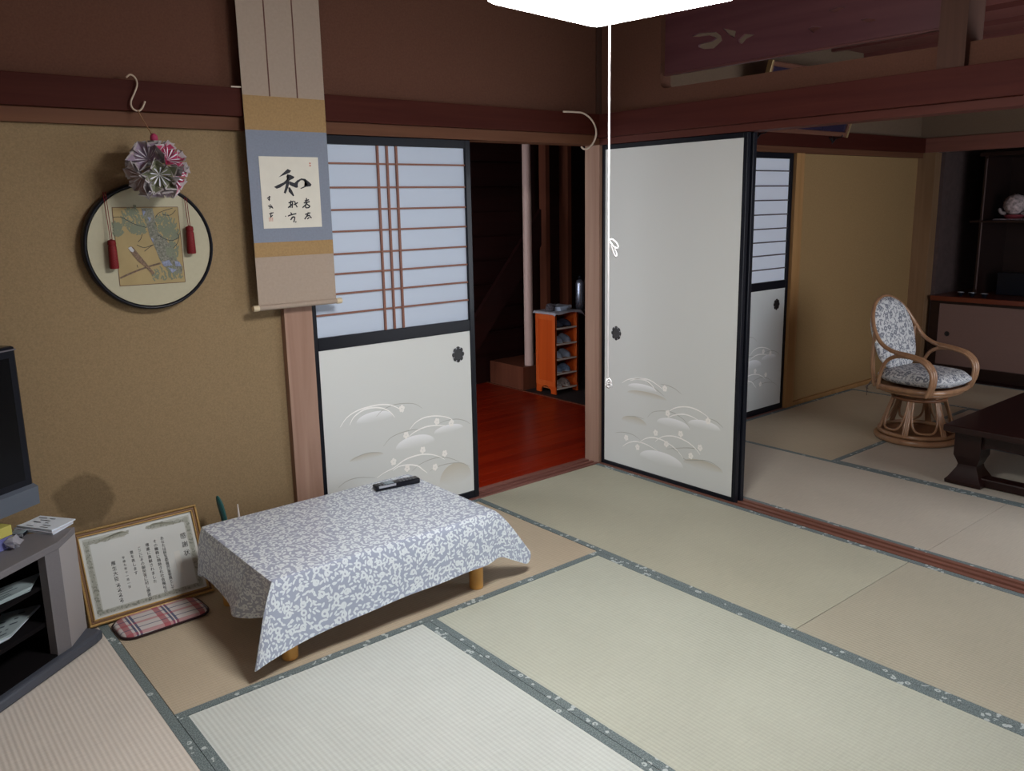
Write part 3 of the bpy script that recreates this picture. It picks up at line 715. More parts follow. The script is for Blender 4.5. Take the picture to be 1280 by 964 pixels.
for k in range(7):
    a = k * 1.7
    b.tube(catmull([lat((.004 + .0012 * (k % 4)) * math.cos(a + i * PI / 3) + .002, (.006 + .003 * (k % 3)) * math.sin(a + i * PI / 3) - .003 + .003 * (k % 3)) for i in range(6)], 3, True), .0025, 6, closed=True)
b.build('end_knot', M['cordwhite'], t, smooth=True)

# ---------------------------------------------------------------- low table and its cloth
M['legwood'] = wood('honey_wood', (.55, .27, .06), (.66, .36, .10), 'z', .8, .4, .4, .2)
TX0, TX1, TY0, TY1, TZ = -2.38, -1.46, -.855, -.235, .312
t = thing('low_table', 'low table on round honey-coloured legs under a floral cloth', 'table', ((TX0 + TX1) / 2, (TY0 + TY1) / 2, 0))
b = B(); b.box(TX0, TX1, TY0, TY1, TZ - .028, TZ, bev=.006); b.build('tabletop', M['legwood'], t)
for x in (-2.318, -1.520):
    for y in (-.805, -.285):
        b = B(); b.lathe([(.026, 0), (.028, .004), (.030, TZ - .028)], (x, y, 0), 24); b.build('leg', M['legwood'], t, smooth=40)
M['lace'] = sprig('printed_vinyl', (.38, .43, .56), (.90, .97, 1.0), 48, .34, .5, .25, .74)
def cloth():
    b = B(); z0 = TZ + .004; e = .008
    x0, x1, y0, y1 = TX0 - e, TX1 + e, TY0 - e, TY1 + e
    # (top point, flattened direction of the hang, hem point)
    K = []
    def add(tp, hem, uv): K.append((Vector((tp[0], tp[1], z0)), Vector(hem), Vector(uv)))
    d = .235
    # front edge, left to right
    add((x0 + .004, y0), (-2.475, -.885, .046), (x0 - d * .75, y0 - d))
    add((x0 + .03, y0), (-2.43, -.896, .064), (x0 - .05, y0 - d))
    add((x0 + .09, y0), (-2.325, -.884, .080), (x0 + .07, y0 - d))
    for x, z, w in ((-2.2, .092, -.003), (-2.05, .103, -.008), (-1.9, .110, -.004), (-1.75, .114, -.009), (-1.62, .118, -.005)):
        add((x, y0), (x, y0 - .012 + w, z), (x, y0 - d + .03))
    add((x1 - .07, y0), (-1.515, y0 - .016, .118), (x1 - .05, y0 - d + .03))
    add((x1 - .025, y0), (-1.445, -.868, .125), (x1 + .03, y0 - d + .02))
    # front right corner: cloth stands out in a fin
    add((x1 - .008, y0 + .002), (-1.37, -.868, .088), (x1 + .10, y0 - d + .02))
    add((x1 - .002, y0 + .006), (-1.285, -.850, .046), (x1 + d, y0 - d))
    add((x1, y0 + .012), (-1.272, -.838, .098), (x1 + d, y0 - d + .05))
    add((x1, y0 + .03), (-1.375, -.79, .105), (x1 + d, y0 - .06))
    add((x1, y0 + .09), (-1.43, -.70, .108), (x1 + d, y0 + .09))
    for y in (-.6, -.45, -.34): add((x1, y), (x1 + .015, y, .105), (x1 + d, y))
    # back right corner
    add((x1, y1 - .03), (x1 + .04, y1 + .01, .10), (x1 + d, y1))
    add((x1 - .004, y1 - .004), (x1 + .10, y1 + .09, .07), (x1 + d, y1 + d))
    add((x1 - .03, y1), (x1 - .01, y1 + .03, .10), (x1, y1 + d))
    for x in (-1.7, -1.9, -2.1, -2.25): add((x, y1), (x, y1 + .014, .11), (x, y1 + d))
    add((x0 + .03, y1), (x0 + .0, y1 + .012, .11), (x0, y1 + d))
    add((x0 + .004, y1 - .004), (x0 - .022, y1 + .018, .125), (x0 - d * .6, y1 + d * .6))
    # left edge, back to front
    add((x0, y1 - .03), (x0 - .016, y1 - .02, .128), (x0 - d, y1 - .03))
    for y, z, w in ((-.34, .126, 0), (-.45, .123, .004)): add((x0, y), (x0 - .012 - w, y, z), (x0 - d, y))
    add((x0, -.60), (-2.412, -.535, .119), (x0 - d, -.56))
    add((x0, -.70), (-2.425, -.592, .104), (x0 - d, -.66))
    add((x0 + .001, -.775), (-2.395, -.655, .110), (x0 - d, -.72))
    add((x0 + .001, -.825), (-2.362, -.735, .125), (x0 - d, -.80))
    add((x0 + .002, y0 + .01), (-2.40, -.835, .085), (x0 - d, y0 - .08))
    n = len(K); per = 5; smp = []
    for i in range(n):
        for k in range(per):
            w = k / per; A, C = K[i], K[(i + 1) % n]
            # straight top edge, smooth hem
            P0, P3 = K[i - 1], K[(i + 2) % n]
            cm = lambda a, p, q, r: .5 * ((2 * p) + (q - a) * w + (2 * a - 5 * p + 4 * q - r) * w * w + (3 * p - a - 3 * q + r) * w ** 3)
            smp.append((A[0].lerp(C[0], w), cm(P0[1], A[1], C[1], P3[1]), A[2].lerp(C[2], w)))
    m = len(smp); R = 9
    rows = []
    for j in range(R + 1):
        s = j / R; row = []
        for (tp, hm, uv) in smp:
            q = s
            p = tp.lerp(hm, q)
            out = Vector((hm.x - tp.x, hm.y - tp.y, 0)); bulge = .010 * math.sin(PI * min(1, q * 1.0)) * (1 - q)
            if out.length > 1e-5: p += out.normalized() * bulge
            p.z = tp.z + (hm.z - tp.z) * (q ** 1.08)
            if j == 0: p.z += .0
            v = b.v(p); b.uvs[v] = (tp.x + (uv.x - tp.x) * q, tp.y + (uv.y - tp.y) * q); row.append(v)
        rows.append(row)
    for j in range(R):
        for k in range(m): b.f([rows[j][k], rows[j + 1][k], rows[j + 1][(k + 1) % m], rows[j][(k + 1) % m]])
    # top: rings shrinking to the middle
    cx, cy = (x0 + x1) / 2, (y0 + y1) / 2; prev = rows[0]
    for s, dz in ((.985, .0022), (.96, .003), (.6, .0032), (.2, .003)):
        cur = []
        for (tp, hm, uv) in smp:
            hx, hy = (x1 - x0) / 2, (y1 - y0) / 2; g = (1 - s) * hy
            x = cx + (tp.x - cx) * (hx - g) / hx; y = cy + (tp.y - cy) * (hy - g) / hy
            v = b.v((x, y, z0 + dz)); b.uvs[v] = (x, y); cur.append(v)
        for k in range(m): b.f([prev[k], prev[(k + 1) % m], cur[(k + 1) % m], cur[k]])
        prev = cur
    b.f(prev)
    bmesh.ops.recalc_face_normals(b.bm, faces=b.bm.faces[:])
    o = b.build('tablecloth', M['lace'], None, ((TX0 + TX1) / 2, (TY0 + TY1) / 2, .05), smooth=50)
    return tag(o, 'silvery grey vinyl tablecloth printed with white leaves and blossoms on the low table', 'tablecloth')
cloth()

def remote(name, p0, p1, z, w, h, label, keys=True):
    p0, p1 = Vector((p0[0], p0[1], 0)), Vector((p1[0], p1[1], 0)); d = (p1 - p0); L = d.length; c = (p0 + p1) / 2
    T = Matrix.Translation((c.x, c.y, z)) @ Matrix.Rotation(math.atan2(d.y, d.x), 4, 'Z')
    t = thing(name, label, 'remote control', (c.x, c.y, z))
    b = B(T); b.box(-L / 2, L / 2, -w / 2, w / 2, 0.0005, h, bev=.006, seg=3); b.build('case', M['black'], t, smooth=40)
    b = B(T)
    for i in range(11):
        for j in range(3):
            x = -L / 2 + .02 + i * (L - .035) / 11; y = -w / 2 + .010 + j * (w - .02) / 2
            if 3 <= i <= 5: continue
            b.box(x, x + .007, y - .0035, y + .0035, h - .001, h + .0018, bev=.001, seg=1)
    b.build('keypad', plain('rubber_keys', (.16, .17, .2), .5), t)
    b = B(T); b.box(-L / 2 + .045, -L / 2 + .085, -w / 2 + .006, w / 2 - .006, h - .001, h + .0012); b.build('display', plain('grey_display', (.25, .33, .38), .2), t)
    b = B(T); b.box(-L / 2 + .012, -L / 2 + .09, -w / 2 - .0006, -w / 2 + .004, h * .55, h * .95); b.build('silver_side_strip', plain('silver_strip', (.55, .57, .62), .3, metal=.6), t)
    return t
remote('remote_control', (-1.688, -.332), (-1.485, -.358), TZ + .008, .046, .023, 'black remote control on the far edge of the floral cloth')

# ---------------------------------------------------------------- hanging scroll
SY0 = -.045
M['silk'] = plain('beige_scroll_silk', (.36, .29, .235), .8, .2, noise=(90, .06))
M['gold'] = plain('gold_brocade', (.33, .215, .10), .75, .2, noise=(120, .12))
M['blue'] = plain('blue_grey_silk', (.205, .235, .30), .75, .2, noise=(140, .06))
M['rice'] = plain('rice_paper', (.66, .64, .57), .8, .2, noise=(20, .03))
M['ink'] = plain('black_ink', (.010, .011, .018), .6)
M['seal'] = plain('red_seal', (.50, .16, .11), .7)
t = thing('hanging_scroll', 'long hanging scroll with black brush calligraphy on blue-grey and gold mounting', 'scroll', (-1.84, SY0, 1.1))
def sheet(name, m, x0, x1, z0, z1, dy=0., par=None):
    b = B(); b.box(x0, x1, SY0 + dy, SY0 + dy + .0016, z0, z1); return b.build(name, m, par or t)
sheet('backing', M['silk'], -2.012, -1.662, 1.105, 2.44)
sheet('upper_gold_band', M['gold'], -2.012, -1.662, 1.80, 1.93, -.0012)
sheet('blue_mount', M['blue'], -2.012, -1.662, 1.362, 1.805, -.0010)
sheet('lower_gold_band', M['gold'], -2.012, -1.662, 1.304, 1.362, -.0012)
for x in (-1.900, -1.782):
    sheet('hanging_ribbon', M['groove'], x - .0025, x + .0025, 1.93, 2.44, -.001)
pp = sheet('paper', M['rice'], -1.966, -1.709, 1.417, 1.700, -.0024)
b = B(); yy = SY0 - .0030
for k, pl in enumerate(WA_BRUSH):
    f = b.poly([(x, yy - .00015 * k, z) for x, z in pl])
bmesh.ops.triangulate(b.bm, faces=b.bm.faces[:]); b.build('large_character', M['ink'], pp)
b = B()
for k, st in enumerate(SMALL_BRUSH):
    b.ribbon([(x, yy - .0001 * (k % 5), z) for x, z in (st if len(st) < 3 else [tuple(v[i] for i in (0, 2)) for v in catmull([(q[0], 0, q[1]) for q in st], 4)])], .0052 if k < 21 else .0042, (0, -1, 0))
b.build('small_characters', M['ink'], pp)
b = B()
for k, q in enumerate(SEALS):
    cx = sum(p[0] for p in q) / 4; cz = sum(p[1] for p in q) / 4
    n = 3 if k else 4
    for i in range(2 if not k else 4):
        z = q[0][1] + (q[2][1] - q[0][1]) * (i + .1) / (2 if not k else 4)
        hgt = abs(q[2][1] - q[0][1]) / (2 if not k else 4) * .55
        for j in range(1 if not k else 3):
            wd = (q[1][0] - q[0][0]) / (1 if not k else 3); x = q[0][0] + wd * j
            b.poly([(x, yy, z), (x + wd * .7, yy, z), (x + wd * .7, yy, z - hgt), (x, yy, z - hgt)])
b.build('red_seal', M['seal'], pp)
b = B(); b.tube([(-2.012, SY0, 1.100), (-1.662, SY0, 1.100)], .011, 16); b.build('roller', M['silk'], t, smooth=40)
for s, x in ((-1, -2.012), (1, -1.662)):
    b = B(); b.lathe([(.0115, 0), (.0125, s * .006), (.0125, s * .022), (.011, s * .025)], (x, SY0, 1.100), 16, 'x'); b.build('roller_knob', plain('ivory_knob', (.62, .52, .36), .5), t, smooth=40)
b = B(); b.tube([(-2.012, SY0, 2.44), (-1.662, SY0, 2.44)], .008, 12); b.tube([(-1.95, SY0, 2.445), (-1.84, SY0 + .05, H1 - .002), (-1.73, SY0, 2.445)], .002, 6); b.build('hanger_rod', M['hallpost'], t)

# ---------------------------------------------------------------- round picture
CX, CZ, CR = -2.398, 1.365, .228
t = thing('round_picture', 'round black-rimmed picture of a bird on a pine branch hanging on the ochre wall', 'picture', (CX, -.01, CZ))
M['mount'] = plain('pale_mount', (.42, .395, .29), .8, .2, noise=(60, .03))
b = B(); b.lathe([(CR - .008, .030), (CR - .008, -.010), (.001, -.0105)], (CX, 0, CZ), 64, 'y'); b.build('mount_board', M['mount'], t)
b = B()
b.grid(lambda u, v: (CX + (CR + .0085 * math.cos(2 * PI * v)) * math.cos(2 * PI * u), .010 + (.024 if math.sin(2 * PI * v) > 0 else .026) * math.sin(2 * PI * v), CZ + (CR + .0085 * math.cos(2 * PI * v)) * math.sin(2 * PI * u)), 72, 12, closed_u=True)
b.build('black_rim', M['black'], t, smooth=True, recalc=True)
yb = -.0112
def flat(name, mat, polys, y, par):
    b = B()
    for k, p in enumerate(polys): b.poly([(x, y - .00004 * k, z) for x, z in p])
    bmesh.ops.triangulate(b.bm, faces=b.bm.faces[:]); return b.build(name, mat, par)
pb = flat('picture_sheet', plain('tan_picture_paper', (.34, .265, .135), .8, .2, noise=(14, .10)), [PICBORDER[0]], yb, t)
b = B()
pcc = [(x, yb - .0005, z) for x, z in PICBORDER[0]]
for i in range(4): b.ribbon([pcc[i], pcc[(i + 1) % 4]], .0018, (0, -1, 0))
b.build('border_line', M['groove'], pb)
b = B(); rng = random.Random(3)
for (c, e, tt) in FOLIAGE:
    rx, rz = abs(e[0] - c[0]), abs(tt[1] - c[1]); k = 0
    while k < 90:
        a, q = rng.random() * 2 * PI, math.sqrt(rng.random()); x, z = c[0] + rx * q * math.cos(a), c[1] + rz * q * math.sin(a); an = rng.uniform(.5, 2.6)
        k += 1
        if not (-2.522 < x < -2.292 and 1.236 < z < 1.505): continue
        b.ribbon([(x, yb - .0004 - .00001 * k, z), (x + .012 * math.cos(an), yb - .0004 - .00001 * k, z + .016 * math.sin(an))], .0045, (0, -1, 0))
b.build('pine_foliage', plain('pine_print', (.17, .19, .135), .8), pb)
tr = flat('pine_trunk', plain('trunk_print', (.17, .17, .14), .8, noise=(170, .55)), TRUNK, yb - .0010, pb)
b = B()
for k, g in enumerate(TWIGS): b.ribbon(catmull([(x, yb - .0013, z) for x, z in g], 4), .0019, (0, -1, 0))
b.build('pine_twigs', M['ink'], pb)
b = B(); b.ribbon(catmull([(x, yb - .0015, z) for x, z in BRANCH[0]], 4), .0065, (0, -1, 0)); b.build('bare_branch', plain('branch_print', (.14, .095, .07), .8, noise=(150, .4)), pb)
bd = flat('bird', plain('bird_print', (.17, .115, .08), .8, noise=(220, .45)), BIRD, yb - .0018, pb)
flat('bird_head', plain('bird_head_print', (.45, .46, .48), .8), [BIRDHEAD[0]], yb - .0021, pb)
flat('blue_lichen', plain('blue_print', (.22, .25, .36), .8, noise=(200, .4)), BLUEBITS, yb - .0016, pb)
# the two tassels hang from the rim on cords
M['red'] = plain('red_silk', (.15, .007, .010), .65, .3, noise=(260, .3))
for (x0, z0, x1, z1, side) in ((-2.544, 1.566, -2.541, 1.395, 'left'), (-2.258, 1.543, -2.258, 1.435, 'right')):
    g = thing('tassel', 'dark red tassel on a thin cord at the %s side of the round picture' % side, 'tassel', (x1, -.034, z1 - .1), 'tassels of the round picture')
    b = B()
    for s in (-.004, .004): b.tube([(x0 + s, -.020, z0), (x1 + s * .8, -.034, z1)], .0013, 6)
    b.build('cord', M['red'], g)
    b = B(); b.lathe([(.002, .004), (.0135, -.001), (.0145, -.014), (.0125, -.018), (.0145, -.024), (.0165, -.098), (.0150, -.102)], (x1, -.034, z1), 18); b.build('thread_skirt', M['red'], g, smooth=40)

# ---------------------------------------------------------------- hook and paper flower ball
t = tag(B().tube(catmull([(-2.432, -.036, 1.962), (-2.420, -.045, 1.972), (-2.405, -.047, 1.962), (-2.400, -.046, 1.94), (-2.412, -.045, 1.91), (-2.427, -.045, 1.88), (-2.425, -.046, 1.858), (-2.408, -.047, 1.848), (-2.392, -.048, 1.858), (-2.380, -.050, 1.883)], 6), .0032, 8).build('s_hook', plain('cream_hook', (.52, .42, .32), .4), None, (-2.41, -.045, 1.85), smooth=True), 'cream S-shaped hook over the dark wall rail above the paper flower ball', 'hook')
BC = Vector((-2.388, -.135, 1.640))
t = thing('paper_flower_ball', 'ball of folded white and purple paper flowers hanging above the round picture', 'ornament', BC)
phi = (1 + 5 ** .5) / 2; dirs = []
for s1 in (-1, 1):
    for s2 in (-1, 1): dirs += [(0, s1, s2 * phi), (s1, s2 * phi, 0), (s2 * phi, 0, s1)]
RotB = Matrix.Rotation(.5, 3, 'X') @ Matrix.Rotation(.35, 3, 'Z') @ Matrix.Rotation(.3, 3, 'Y')
inks = [plain('magenta_paper', (.36, .035, .10), .7), plain('lilac_paper', (.33, .26, .36), .7), plain('green_paper', (.16, .17, .11), .7), plain('pale_rose_paper', (.36, .27, .27), .7)]
outer = plain('white_paper', (.42, .385, .40), .75, noise=(60, .12)); sta = plain('pale_stamen_paper', (.62, .62, .70), .7)
for k, dv in enumerate(dirs):
    n = (RotB @ Vector(dv)).normalized(); u = n.orthogonal().normalized(); w = n.cross(u)
    b = B(); bi = B(); bs = B()
    c0 = BC + n * .055
    for i in range(5):
        a = 2 * PI * i / 5 + k * .4
        dr = lambda q: u * math.cos(q) + w * math.sin(q)
        L1 = BC + n * .094 + dr(a - .56) * .046; R1 = BC + n * .094 + dr(a + .56) * .046; tip = BC + n * .088 + dr(a) * .071; mid = BC + n * .064 + dr(a) * .042
        for pts in ((c0, L1, mid), (c0, mid, R1), (L1, tip, mid), (mid, tip, R1)): b.poly(pts)
        up_ = n * .0012
        for pts in ((c0, L1.lerp(c0, .12), mid), (c0, mid, R1.lerp(c0, .12)), (L1.lerp(mid, .22), tip.lerp(mid, .2), mid), (mid, tip.lerp(mid, .2), R1.lerp(mid, .22))):
            bi.poly([p + up_ for p in pts])
        for q in (a - .31, a + .31):
            e = BC + n * .083 + dr(q) * .030
            bs.poly((c0 + n * .004, e - dr(q + PI / 2) * .0026, e + n * .004 + dr(q) * .007, e + dr(q + PI / 2) * .0026))
    fl = b.build('paper_flower', outer, t)
    bi.build('coloured_lining', inks[(k * 5 + 1) % 4], fl); bs.build('stamens', sta, fl)
b = B(); b.tube(catmull([(-2.408, -.048, 1.852), (-2.402, -.07, 1.82), (-2.392, -.11, 1.775), tuple(BC + Vector((.001, .0, .102)))], 5), .0022, 6); b.build('hanging_thread', plain('tan_thread', (.30, .17, .09), .8), t)
b = B(); b.lathe([(.003, .125), (.012, .118), (.014, .105), (.006, .09)], BC, 12); b.build('red_bead', inks[0], t, smooth=True)

# white cable looping out of the rail corner
b = B(); b.tube(catmull([(-.30, -.034, 1.955), (-.22, -.036, 1.957), (-.165, -.045, 1.952), (-.115, -.055, 1.92), (-.088, -.06, 1.87), (-.092, -.055, 1.82), (-.12, -.045, 1.782), (-.152, -.038, 1.772), (-.168, -.03, 1.785)], 7), .0048, 8)
o = b.build('hanging_cable', M['cream_plastic'], None, (-.15, -.04, 1.77), smooth=True); tag(o, 'cream cable curling down from the wall rail at the corner post', 'cable')
b = B(); b.tube([(-2.05, -.034, 1.958), (-1.985, -.034, 1.960)], .003, 6)
tag(b.build('cord_end', M['cream_plastic'], None, (-2.02, -.034, 1.955)), 'short pale cord end resting on the rail left of the scroll', 'cord')
# ---------------------------------------------------------------- television and stand
M['standgrey'] = plain('grey_laminate', (.17, .165, .18), .5, .4, noise=(200, .06))
M['standlight'] = plain('light_grey_laminate', (.34, .325, .335), .5, .4)
M['standdark'] = plain('dark_laminate', (.07, .08, .105), .45)
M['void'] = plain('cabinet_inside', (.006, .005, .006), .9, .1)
Ms = Vector((-3.229, -.633, 0)); STT = Matrix.Translation(Ms) @ Matrix.Rotation(math.atan2(.6, .8), 4, 'Z')
ZT = .42
t = thing('television_stand', 'grey corner television stand with an open dark front and magazine shelf', 'television stand', Ms)
# local: +x along the front to the right, -y out of the front
top = [(.472, .052), (.60, .098), (.26, .53), (-.15, .46), (-.5, .08), (-.43, .052)]
b = B(STT); b.prism(top, 'z', ZT - .024, ZT, bev=.003); b.build('top_board', M['standgrey'], t)
b = B(STT); b.prism([(.472, .053), (.60, .099), (.598, .118), (.472, .075)], 'z', .038, ZT - .024); b.build('side_panel', M['standlight'], t)
b = B(STT); b.prism([(.412, .055), (.472, .053), (.472, .085), (.412, .085)], 'z', .038, ZT - .024); b.build('side_panel', M['standgrey'], t)
b = B(STT); b.prism([(-.5, .08), (-.43, .053), (-.385, .055), (-.385, .085), (-.49, .11)], 'z', .038, ZT - .024); b.build('side_panel', M['standlight'], t)
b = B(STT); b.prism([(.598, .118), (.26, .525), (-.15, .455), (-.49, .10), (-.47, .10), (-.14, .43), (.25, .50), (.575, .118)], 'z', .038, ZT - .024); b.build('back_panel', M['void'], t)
inside = [(.445, .09), (.56, .125), (.25, .49), (-.14, .42), (-.43, .10)]
for z0, z1 in ((.0385, .042), (.140, .155), (.272, .284)):
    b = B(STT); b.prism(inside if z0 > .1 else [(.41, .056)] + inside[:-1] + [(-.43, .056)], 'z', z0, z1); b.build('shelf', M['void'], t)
base = [(.570, .030), (.598, .036), (.606, .060), (.600, .105), (.275, .54), (-.16, .47), (-.53, .09), (-.53, .030)]
b = B(STT); b.prism(base, 'z', 0.001, .038, bev=.009); b.build('base_board', M['standdark'], t)

TVT = Matrix.Translation((-2.92 - .385 * .838, -.17 - .385 * .545, 0)) @ Matrix.Rotation(math.atan2(.545, .838), 4, 'Z')
t = thing('television', 'black flat television with a grey speaker bar on the grey corner stand', 'television', TVT @ Vector((0, 0, ZT)))
hw = .388
b = B(TVT); b.box(-hw, hw, -.012, .055, .585, 1.072, bev=.008); b.build('case', M['black'], t)
b = B(TVT); b.box(-hw + .03, hw - .03, -.0135, -.011, .622, 1.035); b.build('screen', plain('dark_glass', (.003, .003, .004), .2, .2), t)
b = B(TVT); b.prism([(-.012, .600), (-.030, .592), (-.028, .530), (.01, .522), (.05, .535), (.05, .600)], 'x', -hw, hw); b.build('speaker_bar', plain('blue_grey_plastic', (.10, .12, .155), .4), t, recalc=True)
b = B(TVT); b.box(-hw - .001, hw + .001, -.0135, -.010, 1.058, 1.062); b.build('bezel_strip', plain('thin_grey_strip', (.12, .11, .13), .4), t)
b = B(TVT); b.box(-.07, .07, .0, .04, ZT + .012, .55, bev=.004); b.lathe([(.16, ZT + .0005), (.16, ZT + .010), (.13, ZT + .014)], (0, .03, 0), 32); b.build('foot', M['standdark'], t, smooth=40)

def sheetstack(name, label, cat, quad, z, n, mats, seed, marks=True, th=.004):
    """loosely folded papers: quad gives the corners on the plan"""
    rng = random.Random(seed); c = sum((Vector((p[0], p[1], 0)) for p in quad), Vector()) / 4; c.z = z
    t = thing(name, label, cat, c)
    Q = [Vector((p[0], p[1], 0)) for p in quad]
    for k in range(n):
        j = [Vector((rng.uniform(-.008, .008), rng.uniform(-.008, .008), 0)) for _ in Q]; q = [a + d for a, d in zip(Q, j)]
        zz = z + .0005 + k * (th + .0004); ph = rng.uniform(0, 6)
        F = lambda u, v: (q[0].lerp(q[1], u)).lerp(q[3].lerp(q[2], u), v)
        sag = lambda u, v: .0016 * math.sin(3 * u + ph) * math.sin(PI * v) + (.004 * (1 - v) ** 4 if k == n - 1 else 0)
        b = B(); G1 = b.grid(lambda u, v: tuple(F(u, v) + Vector((0, 0, zz + th + max(0, sag(u, v))))), 8, 6)
        G0 = b.grid(lambda u, v: tuple(F(u, v) + Vector((0, 0, zz))), 8, 6)
        for a, e in ((G0, G1),):
            for i in range(8):
                b.f([a[i][0], a[i + 1][0], e[i + 1][0], e[i][0]]); b.f([a[i][6], e[i][6], e[i + 1][6], a[i + 1][6]])
            for i in range(6):
                b.f([a[0][i], e[0][i], e[0][i + 1], a[0][i + 1]]); b.f([a[8][i], a[8][i + 1], e[8][i + 1], e[8][i]])
        p = b.build('folded_sheet', mats[k % len(mats)], t, recalc=True, smooth=40)
        if marks and k == n - 1:
            b = B()
            for i in range(5):
                v0 = .12 + .17 * i
                for s in range(rng.randint(2, 4)):
                    u0 = rng.uniform(.05, .6); u1 = u0 + rng.uniform(.08, .25)
                    pts = [tuple(F(u, v) + Vector((0, 0, zz + th + max(0, sag(u, v)) + .0012))) for u, v in ((u0, v0), (u1, v0), (u1, v0 + .045), (u0, v0 + .045))]
                    b.poly(pts)
            b.build('printed_lines', plain('grey_print_ink', (.07, .085, .11), .7), p)
    return t
np1 = plain('newsprint', (.70, .78, .88), .75); np2 = plain('newsprint_blue', (.36, .44, .46), .75)
sheetstack('newspaper', 'folded white newspaper on the right end of the television stand', 'newspaper', ((-2.972, -.088), (-2.880, -.225), (-2.797, -.158), (-2.888, -.022)), ZT, 3, [np1, plain('newsprint_lilac', (.58, .60, .68), .75)], 4)
sheetstack('magazine', 'grey-green magazine on the upper shelf inside the television stand', 'magazine', ((-3.21, -.44), (-2.985, -.325), (-2.93, -.21), (-3.16, -.29)), .284, 2, [np2], 6)
sheetstack('magazine', 'bent grey-green magazine on the lower shelf inside the television stand', 'magazine', ((-3.15, -.405), (-3.06, -.365), (-2.94, -.185), (-3.05, -.17)), .155, 3, [np2, np1], 9)
remote('remote_control', (-3.026, -.126), (-2.956, -.176), ZT, .05, .016, 'small black remote control behind the yellow box on the television stand')
t = thing('medicine_box', 'small yellow and blue box at the left edge of the television stand', 'box', (-3.046, -.241, ZT))
b = B(Matrix.Translation((-3.046, -.241, ZT)) @ Matrix.Rotation(.5, 4, 'Z')); b.box(-.035, .035, -.03, .03, .0005, .04, bev=.002); b.build('blue_lower_box', plain('blue_card', (.16, .17, .42), .5), t)
b = B(Matrix.Translation((-3.046, -.241, ZT)) @ Matrix.Rotation(.55, 4, 'Z')); b.box(-.034, .036, -.028, .03, .0405, .075, bev=.002); b.build('yellow_upper_box', plain('yellow_card', (.52, .48, .12), .5), t)
b = B(); rng = random.Random(2)
bmesh.ops.create_icosphere(b.bm, subdivisions=2, radius=.026, matrix=Matrix.Translation((-3.006, -.266, ZT + .020)))
for v in b.bm.verts: v.co += Vector((rng.uniform(-.008, .008), rng.uniform(-.008, .008), rng.uniform(-.006, .006))); v.co.z = max(v.co.z, ZT + .0008)
o = b.build('plastic_wrapper', plain('clear_film', (.62, .62, .68), .15, .6, trans=.5), None, (-3.006, -.266, ZT)); tag(o, 'crumpled clear plastic wrapper beside the yellow box', 'wrapper')

# ---------------------------------------------------------------- framed certificate leaning on the wall
CW, CH = .462, .352
lean = math.atan2(.135, .325)
c0 = Vector((-2.560, -.135, .0032))
CT = Matrix.Translation(c0) @ Matrix.Rotation(-lean, 4, 'X') @ Matrix.Rotation(-.0, 4, 'Y')   # local: x width, z up the slope, -y out
M['goldframe'] = plain('gold_moulding', (.42, .26, .09), .35, .5, metal=.45, noise=(200, .2))
M['browngold'] = plain('brown_moulding', (.17, .085, .035), .4, .5)
t = thing('framed_certificate', 'gold framed certificate with black brush lettering leaning on the wall', 'certificate', c0)
def ring(b, x0, x1, z0, z1, w, y0, y1, bev):
    b.box(x0, x1, y0, y1, z0, z0 + w, bev=bev); b.box(x0, x1, y0, y1, z1 - w, z1, bev=bev)
    b.box(x0, x0 + w, y0, y1, z0 + w, z1 - w, bev=bev); b.box(x1 - w, x1, y0, y1, z0 + w, z1 - w, bev=bev)
hx = CW / 2
b = B(CT); ring(b, -hx, hx, 0, CH, .009, -.016, .006, .003); b.build('outer_moulding', M['goldframe'], t)
b = B(CT); ring(b, -hx + .009, hx - .009, .009, CH - .009, .009, -.010, .006, .002); b.build('middle_moulding', M['browngold'], t)
b = B(CT); ring(b, -hx + .018, hx - .018, .018, CH - .018, .006, -.013, .006, .002); b.build('inner_moulding', M['goldframe'], t)
b = B(CT)
for k in range(90):
    a = -hx + .005 + k * (CW - .01) / 90
    b.lathe([(.0002, -.003), (.0024, 0), (.0002, .003)], (a, -.0165, CH - .0045), 6, 'x')
b.build('beading', plain('pale_gold', (.62, .46, .22), .3, metal=.5), t)
b = B(CT); b.box(-hx + .022, hx - .022, -.004, .004, .022, CH - .022); pa = b.build('paper', plain('certificate_paper', (.62, .65, .64), .6, .3), t)
# scrolled grey border
b = B(CT); o_ = [(-hx + .034, .030), (hx - .034, .030), (hx - .034, CH - .034), (-hx + .034, CH - .034)]; i_ = [(-hx + .057, .049), (hx - .057, .049), (hx - .057, CH - .057), (-hx + .057, CH - .057)]
for i in range(4):
    p0, p1, q1, q0 = o_[i], o_[(i + 1) % 4], i_[(i + 1) % 4], i_[i]
    if i == 2:
        for s0, s1 in ((0, .36), (.64, 1)):
            L = lambda a, c, w: (a[0] + (c[0] - a[0]) * w, -.00425, a[1] + (c[1] - a[1]) * w)
            b.poly([L(p0, p1, s0), L(p0, p1, s1), L(q0, q1, s1), L(q0, q1, s0)])
    else: b.poly([(p[0], -.00425, p[1]) for p in (p0, p1, q1, q0)])
b.build('border_tint', plain('pale_border_print', (.47, .49, .45), .7), pa)
bo = B(CT); bd = B(CT); rng = random.Random(11)
X0, X1, Z0, Z1 = -hx + .045, hx - .045, .040, CH - .045
def border_pts():
    for k in range(190):
        s = k / 190
        yield s
per = 2 * (X1 - X0) + 2 * (Z1 - Z0)
k = 0; s = 0
